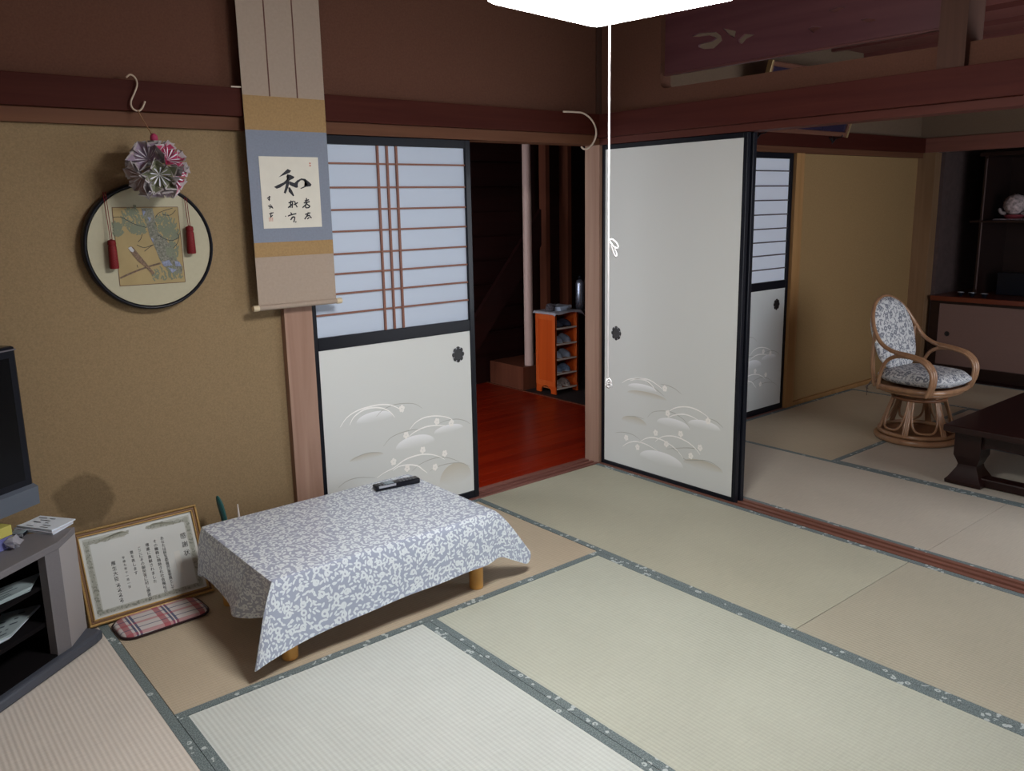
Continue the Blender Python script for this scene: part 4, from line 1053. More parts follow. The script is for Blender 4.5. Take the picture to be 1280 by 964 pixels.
while s < per:
    q = s
    if q < X1 - X0: p = (X0 + q, Z0); e = 0
    elif q < X1 - X0 + Z1 - Z0: p = (X1, Z0 + q - (X1 - X0)); e = 1
    elif q < 2 * (X1 - X0) + Z1 - Z0: p = (X1 - (q - (X1 - X0) - (Z1 - Z0)), Z1); e = 2
    else: p = (X0, Z1 - (q - 2 * (X1 - X0) - (Z1 - Z0))); e = 3
    gap = e == 2 and abs(p[0]) < .035
    if not gap:
        r = rng.uniform(.009, .016) * (.85 if e == 0 else 1); a = rng.uniform(0, 6.28)
        pts = [(p[0] + .45 * r * math.cos(a + i) * (1 - i * .12) + rng.uniform(-.003, .003), -.0046 - .00001 * (k % 9), p[1] + .45 * r * math.sin(a + i) * (1 - i * .12) + (-.004 if e == 2 and abs(p[0]) > .1 else 0)) for i in range(6)]
        (bo if k % 3 else bd).ribbon(pts, r * .55, (0, -1, 0), False)
    s += .0042; k += 1
bo.build('scrollwork_border', plain('grey_green_print', (.36, .375, .33), .7), pa)
bd.build('border_shading', plain('dark_border_print', (.24, .255, .22), .7), pa)
# a pair of simple winged sprays at the top centre and the columns of writing
b = B(CT)
for s in (-1, 1):
    for i in range(7):
        b.ribbon(catmull([(s * (.035 + .005 * i), -.0048, Z1 - .002 + .002 * i), (s * (.060 + .009 * i), -.0048, Z1 + .009 - .0015 * i), (s * (.085 + .012 * i), -.0048, Z1 - .006 - .001 * i)], 4), .0034, (0, -1, 0), True)
b.build('winged_spray', plain('spray_print', (.30, .31, .25), .7), pa)
cols = [('感謝状', .160, .240, .0250, .034), ('あなたは民生委員児童委員として', .080, .252, .0145, .0142), ('その職務に精励され社会福祉の', .052, .247, .0145, .0150),
        ('増進に貢献されました', .022, .241, .0145, .0158), ('ここにその御労苦に対し感謝の', -.008, .236, .0145, .0150), ('意を表します', -.038, .228, .0145, .0158),
        ('平成七年十一月一日', -.070, .217, .0110, .0140), ('厚生大臣', -.108, .205, .0175, .0195)]
b = B(CT); bt = B(CT)
for body, x, z, size, step in cols:
    for i, ch in enumerate(body):
        if ch == ' ': continue
        me = text_mesh(ch, size); tgt = bt if size > .02 else b
        TT = Matrix.Translation((x, -.0052, z - i * step)) @ Matrix.Rotation(PI / 2, 4, 'X')
        vs = [tgt.bm.verts.new(CT @ (TT @ v.co)) for v in me.vertices]
        for p in me.polygons: tgt.f([vs[j] for j in p.vertices])
        bpy.data.meshes.remove(me)
for i in range(4):      # cursive signature below the office title
    z = .122 - i * .019; x = -.108
    b.ribbon(catmull([(x - .007, -.0052, z + .006), (x + .006, -.0052, z + .005), (x - .004, -.0052, z - .003), (x + .007, -.0052, z - .002), (x + .002, -.0052, z - .010)], 4), .0024, (0, -1, 0), True)
b.build('brush_lettering', M['ink'], pa); bt.build('title_lettering', M['ink'], pa)
b = B(CT); b.box(.112, .134, -.0052, -.0045, .105, .190); b.build('blank_patch', plain('plain_patch', (.66, .67, .64), .6, .3), pa)

# plaid pad half under the certificate
def plaid():
    m, nt, b = new_mat('plaid_cloth'); tc = nd(nt, 'ShaderNodeTexCoord'); sp = nd(nt, 'ShaderNodeSeparateXYZ'); nt.links.new(tc.outputs['Object'], sp.inputs[0])
    def band(o, period, lo, hi, off):
        f = math_n(nt, 'FRACT', math_n(nt, 'ADD', math_n(nt, 'DIVIDE', sp.outputs[o], period), off))
        return math_n(nt, 'MULTIPLY', math_n(nt, 'GREATER_THAN', f, lo), math_n(nt, 'LESS_THAN', f, hi))
    c = mixc(nt, math_n(nt, 'MULTIPLY', band('X', .13, .0, .17, .1), .7), (.60, .56, .56), (.36, .03, .06))
    c = mixc(nt, math_n(nt, 'MULTIPLY', band('X', .13, .24, .40, .1), .85), c, (.03, .045, .14))
    c = mixc(nt, math_n(nt, 'MULTIPLY', band('Y', .075, .0, .20, .15), .5), c, (.45, .05, .08))
    c = mixc(nt, math_n(nt, 'MULTIPLY', band('Y', .075, .55, .62, .15), .8), c, (.05, .07, .15))
    c = mixc(nt, band('X', .13, .30, .335, .1), c, (.65, .60, .58))
    nt.links.new(c, b.inputs['Base Color']); b.inputs['Roughness'].default_value = .9; return m
PT = Matrix.Translation((-2.565, -.235, .0)) @ Matrix.Rotation(.03, 4, 'Z')
t = thing('plaid_cushion', 'flat red, white and navy plaid pad on the mat below the certificate', 'cushion', (-2.565, -.235, 0))
def rr(hx, hy, r, n=6):
    return [(sx * (hx - r) + r * math.cos(math.atan2(sy, sx) - PI / 4 + PI / 2 * k / n), sy * (hy - r) + r * math.sin(math.atan2(sy, sx) - PI / 4 + PI / 2 * k / n)) for sx, sy in ((1, 1), (-1, 1), (-1, -1), (1, -1)) for k in range(n + 1)]
b = B(PT); rings = []
for sc_, z in ((1., .004), (1.0, .010), (.95, .017), (.6, .019)): rings.append([b.v((x * sc_, y * sc_, z)) for x, y in rr(.158, .085, .05)])
b.f(rings[0][::-1])
for A, C in zip(rings, rings[1:]):
    for k in range(len(A)): b.f([A[k], A[(k + 1) % len(A)], C[(k + 1) % len(A)], C[k]])
b.f(rings[-1]); b.build('cover', plaid(), t, smooth=50)
b = B(PT); b.tube([(x * 1.0, y * 1.0, .0055) for x, y in rr(.160, .087, .05)], .0045, 6, closed=True); b.build('piping', plain('dark_piping', (.03, .012, .014), .8), t)

# things standing behind the table
b = B(); b.tube(catmull([(-2.225, -.125, .0), (-2.232, -.11, .12), (-2.246, -.10, .25), (-2.256, -.095, .32), (-2.263, -.094, .355), (-2.267, -.094, .375)], 6), [.022] * 20 + [.022, .021, .020, .019, .018, .017, .015, .013, .010, .007, .003], 10, flat=.5)
o = b.build('teal_blade', plain('teal_plastic', (.02, .10, .10), .3), None, (-2.235, -.11, 0), smooth=40); tag(o, 'dark teal curved plastic strip poking up behind the table by the certificate', 'strip')
b = B(); b.tube([(-2.186, -.11, 0), (-2.189, -.105, .2), (-2.190, -.10, .322)], [.012, .009, .002], 8)
o = b.build('white_spike', plain('white_stick', (.75, .70, .68), .5), None, (-2.187, -.11, 0)); tag(o, 'thin white pointed stick poking up behind the table edge', 'stick')

# ---------------------------------------------------------------- shoe rack in the hallway
M['orangeframe'] = wood('orange_frame_wood', (.74, .12, .022), (.84, .165, .032), 'z', .6, .35, .5, .3)
M['slippershelf'] = wood('rack_shelf', (.40, .11, .03), (.50, .15, .05), 'x', .6, .4)
RX0, RX1, RY0, RY1, RZ = 1.03, 1.285, 1.48, 1.71, .643
t = thing('shoe_rack', 'narrow orange wooden shoe rack in the hallway', 'shoe rack', (1.157, 1.595, 0))
for x0 in (RX0, RX1 - .02):
    b = B(); n = 12
    arch = [(RY0, 0), (RY0 + .055, 0)] + [((RY0 + RY1) / 2 - .06 * math.cos(PI * k / n), .045 * math.sin(PI * k / n) + .012) for k in range(n + 1)] + [(RY1 - .055, 0), (RY1, 0), (RY1, RZ), (RY0, RZ)]
    b.prism(arch, 'x', x0 + .004, x0 + .016)
    pn = b.build('side_panel', M['orange'], t); b = B()
    for q in ((RY0, RY0 + .032, .06, RZ), (RY1 - .032, RY1, .06, RZ), (RY0 + .032, RY1 - .032, .06, .10), (RY0 + .032, RY1 - .032, RZ - .05, RZ)): b.box(x0, x0 + .02, q[0], q[1], q[2], q[3], bev=.002)
    b.build('panel_frame', M['orangeframe'], pn)
b = B(); b.box(RX0 - .01, RX1 + .01, RY0 - .012, RY1 + .005, RZ, RZ + .014, bev=.003); b.build('top_board', M['orange'], t)
b = B(); b.box(RX0 + .02, RX1 - .02, RY1 - .008, RY1, .03, RZ); b.build('back_panel', M['hallwood'], t)
TI = (.045, .165, .282, .404, .530)
for z in TI:
    b = B(); b.box(RX0 + .02, RX1 - .02, RY0 + .004, RY1 - .01, z - .012, z, bev=.002); s = b.build('shelf', M['slippershelf'], t)
    b = B(); b.box(RX0 + .02, RX1 - .02, RY0 - .002, RY0 + .004, z - .010, z + .003); b.build('bright_edge', plain('pale_shelf_edge', (.72, .62, .56), .4), s)
def slipper(x, y, z, rz, col, sole, label, grp, L=.19, w=.082):
    t = thing('slipper', label, 'slipper', (x, y, z), grp)
    T = Matrix.Translation((x, y, z)) @ Matrix.Rotation(rz, 4, 'Z')
    out = lambda a: (w / 2 * math.sin(a) * (1 - .12 * math.cos(a)), L / 2 * math.cos(a))
    b = B(T); b.prism([out(2 * PI * k / 24) for k in range(24)][::-1], 'z', .0008, .012, bev=.003); b.build('sole', sole, t)
    b = B(T)     # vamp over the toe half (toe towards -y)
    b.grid(lambda u, v: ((lambda yy, hw: (hw * math.cos(PI * u), yy, .010 + (.050 - .018 * v) * math.sin(PI * u) * math.sqrt(max(0., 1 - v ** 3.2)) + .002))(L * (.06 - .55 * v), w * .52 * math.sqrt(max(.0, 1 - max(0, v - .25) ** 2 / .5625)))), 14, 9)
    b.build('upper', col, t, smooth=True, solid=.003)
    return t
cl = [plain('navy_felt', (.04, .05, .09), .8), plain('grey_felt', (.26, .31, .42), .8), plain('blue_grey_felt', (.33, .39, .52), .8), plain('blue_denim', (.15, .21, .34), .8, noise=(90, .5)), plain('brown_white_knit', (.38, .32, .31), .8, noise=(70, .7))]
so = [plain('dark_sole', (.02, .02, .025), .7), plain('grey_sole', (.42, .45, .52), .7), plain('white_sole', (.60, .58, .58), .7)]
nm = ['brown and white knitted', 'blue patterned', 'pale blue-grey', 'grey', 'dark navy']; sh_ = ['bottom', 'second lowest', 'middle', 'second highest', 'top']
for i, z in enumerate(TI):
    j = 4 - i; ci = [4, 3, 2, 1, 0][i]
    for k, x in enumerate((RX0 + .076, RX1 - .076)):
        slipper(x, 1.586, z, .12 * (-1) ** k + .06 * (i - 2), cl[ci], so[[2, 1, 1, 1, 0][i]], '%s %s slipper on the %s shelf of the hallway rack' % (('left', 'right')[k], nm[i], sh_[i]), 'slippers in the shoe rack')
# doily and things on top of the rack
b = B(); zt = RZ + .0152
def doily(u, v):
    x = RX0 - .028 + u * (RX1 - RX0 + .075); y = RY0 - .03 + v * (RY1 - RY0 + .03)
    dx = max(0, RX0 - .010 - x, x - RX1 - .011); dy = max(0, RY0 - .0125 - y)
    z = zt - 1.3 * max(0, dx - .006) - .9 * max(0, dy - .006) * (1 + .5 * math.sin(u * 9))
    return (x, y, z)
b.grid(doily, 26, 16); o = b.build('doily', plain('grey_white_cloth', (.50, .49, .56), .8, noise=(120, .15)), None, (1.157, 1.595, zt), smooth=True, solid=.0018); tag(o, 'pale grey cloth spread over the top of the shoe rack', 'cloth')
zt += .0015
b = B()
for k in range(5):
    b.tube([(1.075 + .003 * k + (.030 + .002 * k) * math.cos(a), 1.585 + (.036 - .003 * k) * math.sin(a), zt + .008 + k * .010 + .003 * math.sin(3 * a + k)) for a in [2 * PI * i / 20 for i in range(20)]], .0065, 6, closed=True)
o = b.build('cord_coil', plain('speckled_cord', (.10, .09, .11), .7, noise=(130, .95)), None, (1.08, 1.585, zt), smooth=True); tag(o, 'coiled black and white speckled cord on the left of the shoe rack top', 'cord')
sheetstack('folded_towel', 'small pale blue folded towel in the middle of the shoe rack top', 'towel', ((1.115, 1.50), (1.185, 1.50), (1.185, 1.62), (1.115, 1.62)), zt, 3, [plain('pale_blue_cloth', (.42, .49, .62), .85)], 5, False, .010)
sheetstack('folded_cloth', 'grey folded cloth at the right of the shoe rack top behind the towel', 'cloth', ((1.20, 1.55), (1.275, 1.55), (1.275, 1.69), (1.20, 1.69)), zt, 3, [plain('grey_fold', (.36, .37, .44), .85)], 8, False, .010)
t = thing('metal_bottle', 'tall silver-blue metal bottle beside the post, beyond the shoe rack', 'bottle', (1.50, 1.68, .60))
b = B(); b.lathe([(.030, .62), (.034, .628), (.034, .845), (.026, .865), (.014, .875)], (1.50, 1.68, 0), 24); b.build('body', plain('brushed_metal', (.42, .46, .60), .25, metal=.8), t, smooth=40)
b = B(); b.lathe([(.013, .875), (.015, .878), (.015, .900), (.010, .905)], (1.50, 1.68, 0), 16); b.build('cap', M['black'], t, smooth=40)
t = thing('side_stand', 'dark narrow stand behind the shoe rack holding the metal bottle', 'stand', (1.50, 1.68, 0))
b = B(); b.box(1.41, 1.59, 1.60, 1.76, .60, .619, bev=.004); b.build('top_board', M['hallwood'], t)
for x in (1.43, 1.57):
    for y in (1.62, 1.74):
        b = B(); b.box(x - .012, x + .012, y - .012, y + .012, 0, .60, bev=.002); b.build('leg', M['hallwood'], t)
# ---------------------------------------------------------------- rattan swivel chair
M['rattan'] = wood('varnished_rattan', (.27, .14, .075), (.37, .205, .11), 'z', .8, .28, .5, .3)
M['rattandark'] = wood('dark_rattan', (.16, .065, .03), (.22, .095, .045), 'z', .8, .35)
M['paisley'] = sprig('paisley_print', (.60, .60, .60), (.13, .14, .18), 34, .85, .2, 0., .85, ring=True)
CCX, CCY = 1.832, -.990
CHT = Matrix.Translation((CCX, CCY, 0)) @ Matrix.Rotation(math.radians(-6), 4, 'Z') @ Matrix.Diagonal((.92, .92, 1, 1))    # faces -y
t = thing('rattan_chair', 'round-based rattan swivel chair with paisley cushions in the back room', 'chair', (CCX, CCY, 0))
def circ(r, z, n=40, sx=1., sy=1., oy=0.): return [(r * sx * math.cos(2 * PI * k / n), oy + r * sy * math.sin(2 * PI * k / n), z) for k in range(n)]
b = B(CHT); b.tube(circ(.250, .020), .0195, 10, closed=True); b.tube(circ(.236, .052), .014, 8, closed=True); b.build('base_ring', M['rattan'], t, smooth=True)
b = B(CHT); b.lathe([(.232, .028), (.232, .040)], (0, 0, 0), 40); b.build('base_board', M['rattandark'], t, smooth=40)
b = B(CHT); b.tube(circ(.150, .295), .016, 10, closed=True); b.tube(circ(.165, .270), .011, 8, closed=True); b.build('upper_ring', M['rattandark'], t, smooth=True)
for k in range(6):
    a = 2 * PI * (k + .22) / 6
    b = B(CHT)
    for da in (-.055, .0, .055):
        pts = [(.240 * math.cos(a + da), .240 * math.sin(a + da), .055), (.215 * math.cos(a + da), .215 * math.sin(a + da), .12), (.17 * math.cos(a + da), .17 * math.sin(a + da), .22), (.150 * math.cos(a + da), .150 * math.sin(a + da), .30)]
        b.tube(catmull(pts, 4), .0085, 7)
    b.build('leg', M['rattan'], t, smooth=True)
    # u-shaped bow between neighbouring legs
    am, ah = a + PI / 6, PI / 6 - .10; P = []
    for i in range(21):
        tt = PI * i / 20; ex = math.copysign(abs(math.cos(tt)) ** .55, math.cos(tt)); z = .078 + .222 * (1 - math.sin(tt) ** .55)
        r = .150 + .084 * (1 - (z - .055) / .245); an = am + ah * ex
        P.append((r * math.cos(an), r * math.sin(an), z))
    b = B(CHT); b.tube(catmull(P, 2), .0078, 7); b.build('bow', M['rattan'], t, smooth=True)
b = B(CHT); b.lathe([(.06, .29), (.13, .305), (.13, .318)], (0, 0, 0), 30); b.build('swivel_plate', M['rattandark'], t, smooth=40)
sq_ = lambda r, z, oy=.0: [((abs(math.cos(a)) ** .7) * math.copysign(1, math.cos(a)) * r, oy + (abs(math.sin(a)) ** .7) * math.copysign(1, math.sin(a)) * r * .96, z) for a in [2 * PI * k / 44 for k in range(44)]]
b = B(CHT); b.tube(sq_(.262, .345, -.005), .0165, 10, closed=True); b.tube(sq_(.235, .322, -.005), .014, 8, closed=True); b.build('seat_frame', M['rattan'], t, smooth=True)
b = B(CHT); b.prism([(p[0], p[1]) for p in sq_(.255, 0, -.005)], 'z', .330, .346); b.build('seat_board', M['rattandark'], t)
# one long hoop: front post, arm, arch of the back, other arm, other post
def hoop(off, oz, n=5):
    L = [(-.246 - off, -.195, .325), (-.250 - off, -.224, .40), (-.252 - off, -.222, .475), (-.253 - off, -.165, .535 + oz), (-.253 - off, -.06, .560 + oz), (-.252 - off, .06, .572 + oz), (-.250 - off * .6, .15, .615 + oz), (-.236 - off * .5, .215, .700 + oz), (-.185, .262, .790 + oz), (-.10, .292, .850 + oz), (0, .302, .872 + oz)]
    return catmull(L + [(-x, y, z) for x, y, z in L[-2::-1]], n)
b = B(CHT); b.tube(hoop(0, 0), .0135, 9); b.build('back_hoop', M['rattan'], t, smooth=True)
for s in (-1, 1):
    for off in (.025, -.024):
        L = [(s * (.246 + off), -.195, .325), (s * (.250 + off), -.224, .40), (s * (.252 + off), -.222, .475), (s * (.253 + off), -.165, .533), (s * (.253 + off), -.06, .556), (s * (.252 + off * .6), .03, .562)]
        b = B(CHT); b.tube(catmull(L, 5), .0115, 8); b.build('arm_strand', M['rattan'], t, smooth=True)
    L = [(s * .246, .15, .325), (s * .248, .140, .42), (s * .250, .100, .505), (s * .252, .03, .545), (s * .252, -.06, .550)]
    b = B(CHT); b.tube(catmull(L, 5), .0125, 8); b.build('inner_arch', M['rattan'], t, smooth=True)
    b = B(CHT)
    for dx in (0, .02): b.tube(catmull([(s * (.215 - dx), .20, .330), (s * (.232 - dx), .215, .45), (s * (.240 - dx), .212, .56), (s * (.242 - dx * .5), .205, .68)], 4), .0095, 8)
    b.build('back_post', M['rattan'], t, smooth=True)
    b = B(CHT)
    for q in range(3): b.tube(catmull([(s * .238, .205, .37 - q * .01), (s * (.255 + .01 * q), .222, .33), (s * (.250 - .008 * q), .228, .27 + q * .02)], 4), .002, 5)
    b.build('cushion_tie', plain('dark_tie', (.10, .075, .07), .8), t)
# cushions
def cushion(name, T, hx, hy, th, ex):
    b = B(T); n = 48; m = 8; ringsA = []
    def pt(a, q, up):
        e = lambda v: math.copysign(abs(v) ** ex, v)
        x, y = hx * e(math.cos(a)), hy * e(math.sin(a)); pf = (1 - q ** 3.5) ** .55
        pk = 1 + .012 * math.sin(9 * a) * q
        return (x * q * pk, y * q * pk, up * th * (.12 + .88 * pf))
    for up in (1, -1):
        rows = []
        for j in range(m + 1):
            q = 1 - .999 * j / m
            row = [b.v(pt(2 * PI * k / n, q, up)) for k in range(n)]
            for k in range(n):
                p = pt(2 * PI * k / n, q, up); b.uvs[row[k]] = (p[0] + (0 if up > 0 else 1), p[1])
            rows.append(row)
        for A, C in zip(rows, rows[1:]):
            for k in range(n): b.f([A[k], A[(k + 1) % n], C[(k + 1) % n], C[k]])
        ringsA.append(rows[0])
    for k in range(n): b.f([ringsA[0][k], ringsA[1][k], ringsA[1][(k + 1) % n], ringsA[0][(k + 1) % n]])
    return b.build(name, M['paisley'], t, smooth=True, recalc=True)
cushion('seat_cushion', CHT @ Matrix.Translation((0, -.022, .404)) , .252, .262, .050, .72)
BT = CHT @ Matrix.Translation((0, .218, .640)) @ Matrix.Rotation(math.radians(72), 4, 'X')
cushion('back_cushion', BT, .238, .240, .036, .85)

# ---------------------------------------------------------------- dark low table of the back room
M['rose'] = wood('dark_rosewood', (.012, .0025, .002), (.018, .0045, .0035), 'x', .8, .38, .35, .05)
ZX0, ZX1, ZY0, ZY1 = 1.03, 2.55, -2.42, -1.475
t = thing('dark_low_table', 'dark red-brown low table with carved feet at the right edge', 'table', ((ZX0 + ZX1) / 2, (ZY0 + ZY1) / 2, 0))
b = B(); b.box(ZX0, ZX1, ZY0, ZY1, .295, .332, bev=.008, seg=3); b.build('tabletop', M['rose'], t)
ins = .075
def leg(x, y):
    prof = [(.090, .002), (.092, .020), (.080, .035), (.052, .085), (.047, .105), (.058, .135), (.066, .155), (.066, .297)]
    b = B(); b.lathe([(r * 1.414 * .98, z) for r, z in prof], (x, y, 0), 4, sq=True); b.build('leg', M['rose'], t, smooth=30)
for x in (ZX0 + ins + .085, ZX1 - ins - .085):
    for y in (ZY0 + ins + .06, ZY1 - ins - .015): leg(x, y)
def apron(a0, a1, fixed, axis):
    n = 30; L = a1 - a0
    low = []
    for k in range(n + 1):
        w = k / n; e = min(w, 1 - w) * L
        z = .205 - .055 * max(0, 1 - e / .10) ** 1.5 + .012 * math.sin(min(1, e / .3) * PI)
        low.append((a0 + L * w, z))
    pts = low + [(a1, .297), (a0, .297)]
    b = B(); b.prism(pts, axis, fixed - .012, fixed + .012); b.build('apron', M['rose'], t, recalc=True)
lx0, lx1, ly0, ly1 = ZX0 + ins + .085, ZX1 - ins - .085, ZY0 + ins + .06, ZY1 - ins - .015
apron(lx0, lx1, ly0 - .03, 'y'); apron(lx0, lx1, ly1 + .03, 'y'); apron(ly0, ly1, lx0 - .03, 'x'); apron(ly0, ly1, lx1 + .03, 'x')
for x in (lx0, lx1):
    b = B(); b.box(x - .04, x + .04, ly0, ly1, .002, .05, bev=.008); b.build('floor_rail', M['rose'], t)

# ---------------------------------------------------------------- alcove cabinet, display shelf and ornaments
M['cab'] = plain('beige_cabinet_paper', (.19, .115, .098), .8, .2, noise=(200, .06))
M['darkwood'] = wood('dark_cabinet_wood', (.012, .004, .0035), (.020, .007, .005), 'y', .7, .4)
M['redwood'] = wood('red_counter_wood', (.10, .018, .008), (.14, .028, .012), 'y', .7, .3, .5, .3)
AY0 = -2.38
t = thing('alcove_cabinet', 'low cabinet with beige sliding doors under a red-brown counter in the alcove', 'cabinet', (4.1, -1.25, 0))
b = B(); b.box(3.825, 4.69, AY0, -.135, .635, .675, bev=.004); b.build('counter', M['redwood'], t)
b = B(); b.box(3.87, 4.66, AY0, -.14, .0, .085); b.box(3.845, 4.66, AY0, -.14, .075, .100); b.build('plinth', M['darkwood'], t)
b = B(); b.box(3.845, 4.66, -.205, -.140, .10, .635); b.box(3.845, 3.885, AY0, -.205, .612, .635); b.build('side_post', M['darkwood'], t)
for k, (y0, y1) in enumerate(((-.95, -.207), (-1.66, -.93), (-2.37, -1.64))):
    x = 3.852 + (.014 if k % 2 else 0)
    b = B(); b.box(x, x + .012, y0, y1, .101, .611); d = b.build('cabinet_door', M['cab'], t)
    if k == 0:
        b = B(); b.lathe([(.020, 0), (.022, -.003), (.014, -.004), (.0002, -.002)], (x, -.285, .362), 8, 'x'); b.build('finger_pull', M['brass_black'], d)
t = thing('display_shelf', 'dark wooden display shelf unit standing on the alcove counter', 'shelf', (4.35, -1.3, .675))
for y in (-.375, -1.35, -2.3):
    b = B(); b.box(4.10, 4.60, y - .012, y + .012, .676, 1.80); p = b.build('upright', M['darkwood'], t)
    b = B(); b.box(4.094, 4.10, y - .012, y - .004, .72, 1.78); b.build('bright_edge', plain('glint_strip', (.13, .09, .09), .3), p)  # pale strip painted in place of a reflected streak
b = B(); b.box(4.08, 4.60, -2.33, -.29, 1.270, 1.288, bev=.003); b.build('shelf', M['darkwood'], t)
b = B(); b.box(4.08, 4.60, -2.33, -.33, 1.80, 1.83); b.build('top_board', M['darkwood'], t)
b = B(); b.box(4.60, 4.61, -2.33, -.33, .676, 1.80); b.build('back_panel', M['darkwood'], t)
# pale round ornament on a red stand
OX, OY, OZ = 4.22, -.575, 1.289
t = thing('round_ornament', 'pale round flower ornament on a small red stand on the dark alcove shelf', 'ornament', (OX, OY, OZ))
b = B(); b.box(OX - .07, OX + .07, OY - .115, OY + .13, OZ, OZ + .010, bev=.002); b.build('lace_mat', plain('grey_lace', (.22, .18, .19), .8, noise=(120, .7)), t)
b = B(); b.lathe([(.055, .0102), (.075, .028), (.070, .040), (.05, .046)], (OX, OY, OZ), 20); b.build('red_stand', plain('red_lacquer', (.20, .035, .045), .4), t, smooth=40)
b = B(); rng = random.Random(5)
bmesh.ops.create_icosphere(b.bm, subdivisions=4, radius=.082, matrix=Matrix.Translation((OX, OY, OZ + .122)))
for v in b.bm.verts:
    d = (v.co - Vector((OX, OY, OZ + .122))).normalized(); v.co += d * (.008 * math.sin(14 * d.x + 3) * math.sin(15 * d.y) * math.sin(13 * d.z + 1))
b.build('pale_petals', plain('pale_pink_petal', (.46, .37, .37), .7, noise=(42, .65)), t, smooth=True)
for s in (-1, 1):
    b = B(); b.tube(catmull([(OX - .01, OY + s * .06, OZ + .05), (OX - .02, OY + s * .095, OZ + .06), (OX - .02, OY + s * .105, OZ + .095)], 4), [.016] * 4 + [.014] * 4 + [.004], 8); b.build('side_leaf', plain('pale_leaf', (.30, .25, .25), .7), t, smooth=True)
t = thing('glass_vase', 'bluish glass vase at the right edge on the dark alcove shelf', 'vase', (4.20, -.835, 1.289))
b = B(); b.lathe([(.05, .0005), (.06, .01), (.03, .04), (.026, .08), (.05, .15), (.062, .22), (.055, .225), (.044, .15), (.018, .08)], (4.20, -.835, 1.289), 24); b.build('body', plain('blue_white_glass', (.46, .52, .62), .12, .6), t, smooth=40)
for k, (x, y, r, lb) in enumerate(((3.93, -.335, .026, 'nearest the alcove post'), (3.95, -.415, .030, 'second from the alcove post'), (3.92, -.52, .028, 'in front of the dark box'))):
    t = thing('small_bowl', 'small dark silver-rimmed bowl on the alcove counter, %s' % lb, 'bowl', (x, y, .6755), 'bowls on the alcove counter')
    b = B(); b.lathe([(r * .5, 0), (r * .55, .006), (r, .030), (r * .92, .030), (r * .5, .010)], (x, y, .6755), 20); b.build('body', M['black'], t, smooth=40)
    b = B(); b.tube([(x + r * .96 * math.cos(a), y + r * .96 * math.sin(a), .7065) for a in [2 * PI * i / 20 for i in range(20)]], .0022, 6, closed=True); b.build('silver_rim', M['silver_dot'], t)
t = thing('dark_box', 'dark framed box standing on the alcove counter under the shelf', 'box', (4.25, -.60, .676))
b = B(); b.box(4.20, 4.34, -.76, -.50, .6765, .86, bev=.004); b.build('body', M['black'], t)
b = B(); b.lathe([(.012, 0), (.012, -.006), (.003, -.008)], (4.199, -.72, .80), 12, 'x'); b.build('knob', M['silver_dot'], t)

# ---------------------------------------------------------------- framed plaque above the back room rail
PLT = Matrix.Translation((1.86, -.062, 1.922)) @ Matrix.Rotation(math.radians(16), 4, 'X')
t = thing('framed_plaque', 'wide dark framed plaque leaning out above the rail of the back room', 'picture', (1.86, -.062, 1.922))
b = B(PLT); ring(b, -.56, .56, 0.0, .42, .030, -.022, .004, .004); b.build('frame', wood('plaque_frame', (.12, .05, .035), (.18, .08, .05), 'x', 1, .35), t)
b = B(PLT)
for x in (-.56, .56): b.box(x - .010, x + .010, -.027, .006, -.004, .424, bev=.002)
b.build('gilt_corner', plain('dull_gilt', (.42, .30, .15), .4, metal=.5), t)
b = B(PLT); b.box(-.53, .53, -.010, .0, .03, .39); p = b.build('glazed_sheet', plain('dark_glazed_sheet', (.030, .022, .045), .12, .5), t)
b = B(PLT); rng = random.Random(21)
for k in range(4):
    x = -.33 + k * .22
    for j in range(5):
        a = rng.uniform(0, 6); b.ribbon(catmull([(x + .05 * math.cos(a), -.0108 - .00004 * j, .2 + .07 * math.sin(a)), (x + rng.uniform(-.03, .03), -.0108 - .00004 * j, .2 + rng.uniform(-.03, .03)), (x - .05 * math.cos(a + .6), -.0108 - .00004 * j, .2 - .07 * math.sin(a + .6))], 4), .010, (0, -1, 0), True)
b.build('pale_brush_marks', plain('pale_marks', (.40, .38, .42), .5), p)
for x, nm_ in ((1.42, 'left'), (2.34, 'right')):
    t = thing('picture_bracket', 'black metal bracket under the %s end of the framed plaque' % nm_, 'bracket', (x, -.05, 1.87), 'plaque brackets')
    b = B()
    b.box(x - .006, x + .006, -.0215, -.0205, 1.87, 1.93)
    b.tube(catmull([(x, -.024, 1.915), (x, -.06, 1.908), (x, -.090, 1.912), (x, -.096, 1.928)], 4), .004, 6)
    b.tube(catmull([(x - .045, -.026, 1.912), (x - .02, -.026, 1.898), (x, -.026, 1.883), (x + .02, -.026, 1.898), (x + .045, -.026, 1.912)], 4), .006, 6)
    b.build('wrought_hook', M['brass_black'], t)

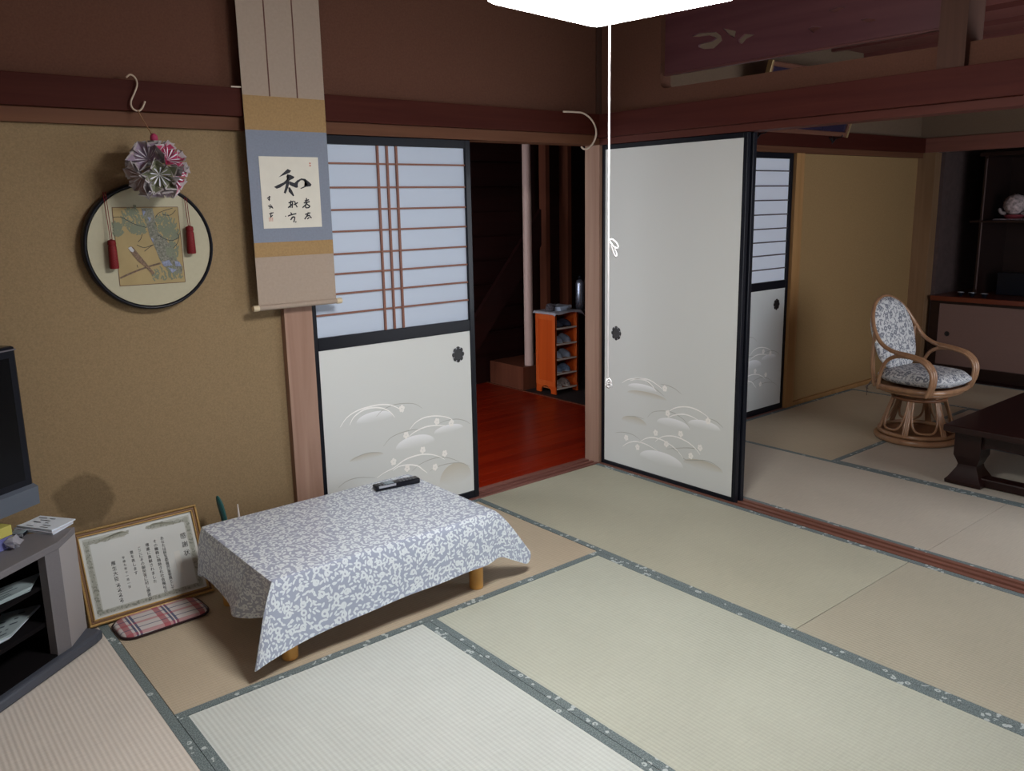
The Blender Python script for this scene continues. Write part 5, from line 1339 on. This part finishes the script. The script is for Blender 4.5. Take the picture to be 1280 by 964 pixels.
# ---------------------------------------------------------------- carved boards set in the pierced wall
def carve(y0, y1, holes, label):
    out = [(y0, 2.118), (y1, 2.118), (y1, 2.46), (y0, 2.46)]
    me = curve_mesh([out] + holes, .007)
    t = thing('carved_transom_board', label, 'carved board', (.055, (y0 + y1) / 2, 2.118), 'carved boards above the sliding doors')
    b = B(); T = Matrix(((0, 0, 1, .055), (1, 0, 0, 0), (0, 1, 0, 0), (0, 0, 0, 1)))
    vs = [b.bm.verts.new(T @ v.co) for v in me.vertices]
    for p in me.polygons: b.f([vs[i] for i in p.vertices])
    b.build('pierced_board', wood('carved_board', (.085, .028, .035), (.115, .042, .048), 'y', .8, .5), t, recalc=True)
    b = B(); b.box(.044, .066, y0, y1, 2.108, 2.1175, bev=.002); b.build('lower_rail', wood('carved_rail', (.10, .035, .035), (.13, .05, .045), 'y', .8, .5), t)
carve(-1.768, -.385, CLOUDS + CLOUDS2, 'dark carved board with cloud cut-outs between the corner and the upper post')
# ---------------------------------------------------------------- camera, world, view
f, yaw, pit, rol = 1042.34, .6819, -.1986, -.0206
d = Vector((math.cos(pit) * math.sin(yaw), math.cos(pit) * math.cos(yaw), math.sin(pit)))
r = Vector((math.cos(yaw), -math.sin(yaw), 0)); u = r.cross(d)
r2 = r * math.cos(rol) + u * math.sin(rol); u2 = -r * math.sin(rol) + u * math.cos(rol)
cam = bpy.data.cameras.new('camera'); co = bpy.data.objects.new('camera', cam); COL.objects.link(co)
R = Matrix((r2, u2, -d)).transposed().to_4x4()
co.matrix_world = Matrix.Translation((-3.3753, -3.2822, 1.4913)) @ R
cam.sensor_width = 36; cam.sensor_fit = 'HORIZONTAL'; cam.lens = 36 * f / 1280
cam.shift_x = (640 - 627.93) / 1280; cam.shift_y = (466.14 - 482) / 1280
cam.clip_start = .05
sc.camera = co
w = bpy.data.worlds.new('world'); sc.world = w; w.use_nodes = True
w.node_tree.nodes['Background'].inputs[0].default_value = (.02, .02, .025, 1); w.node_tree.nodes['Background'].inputs[1].default_value = 1
vs = sc.view_settings; vs.view_transform = 'Standard'; vs.look = 'None'; vs.exposure = EXPO; vs.gamma = 1; vs.use_curve_mapping = False
sc.cycles.max_bounces = 8; sc.cycles.diffuse_bounces = 5; sc.cycles.sample_clamp_indirect = 4
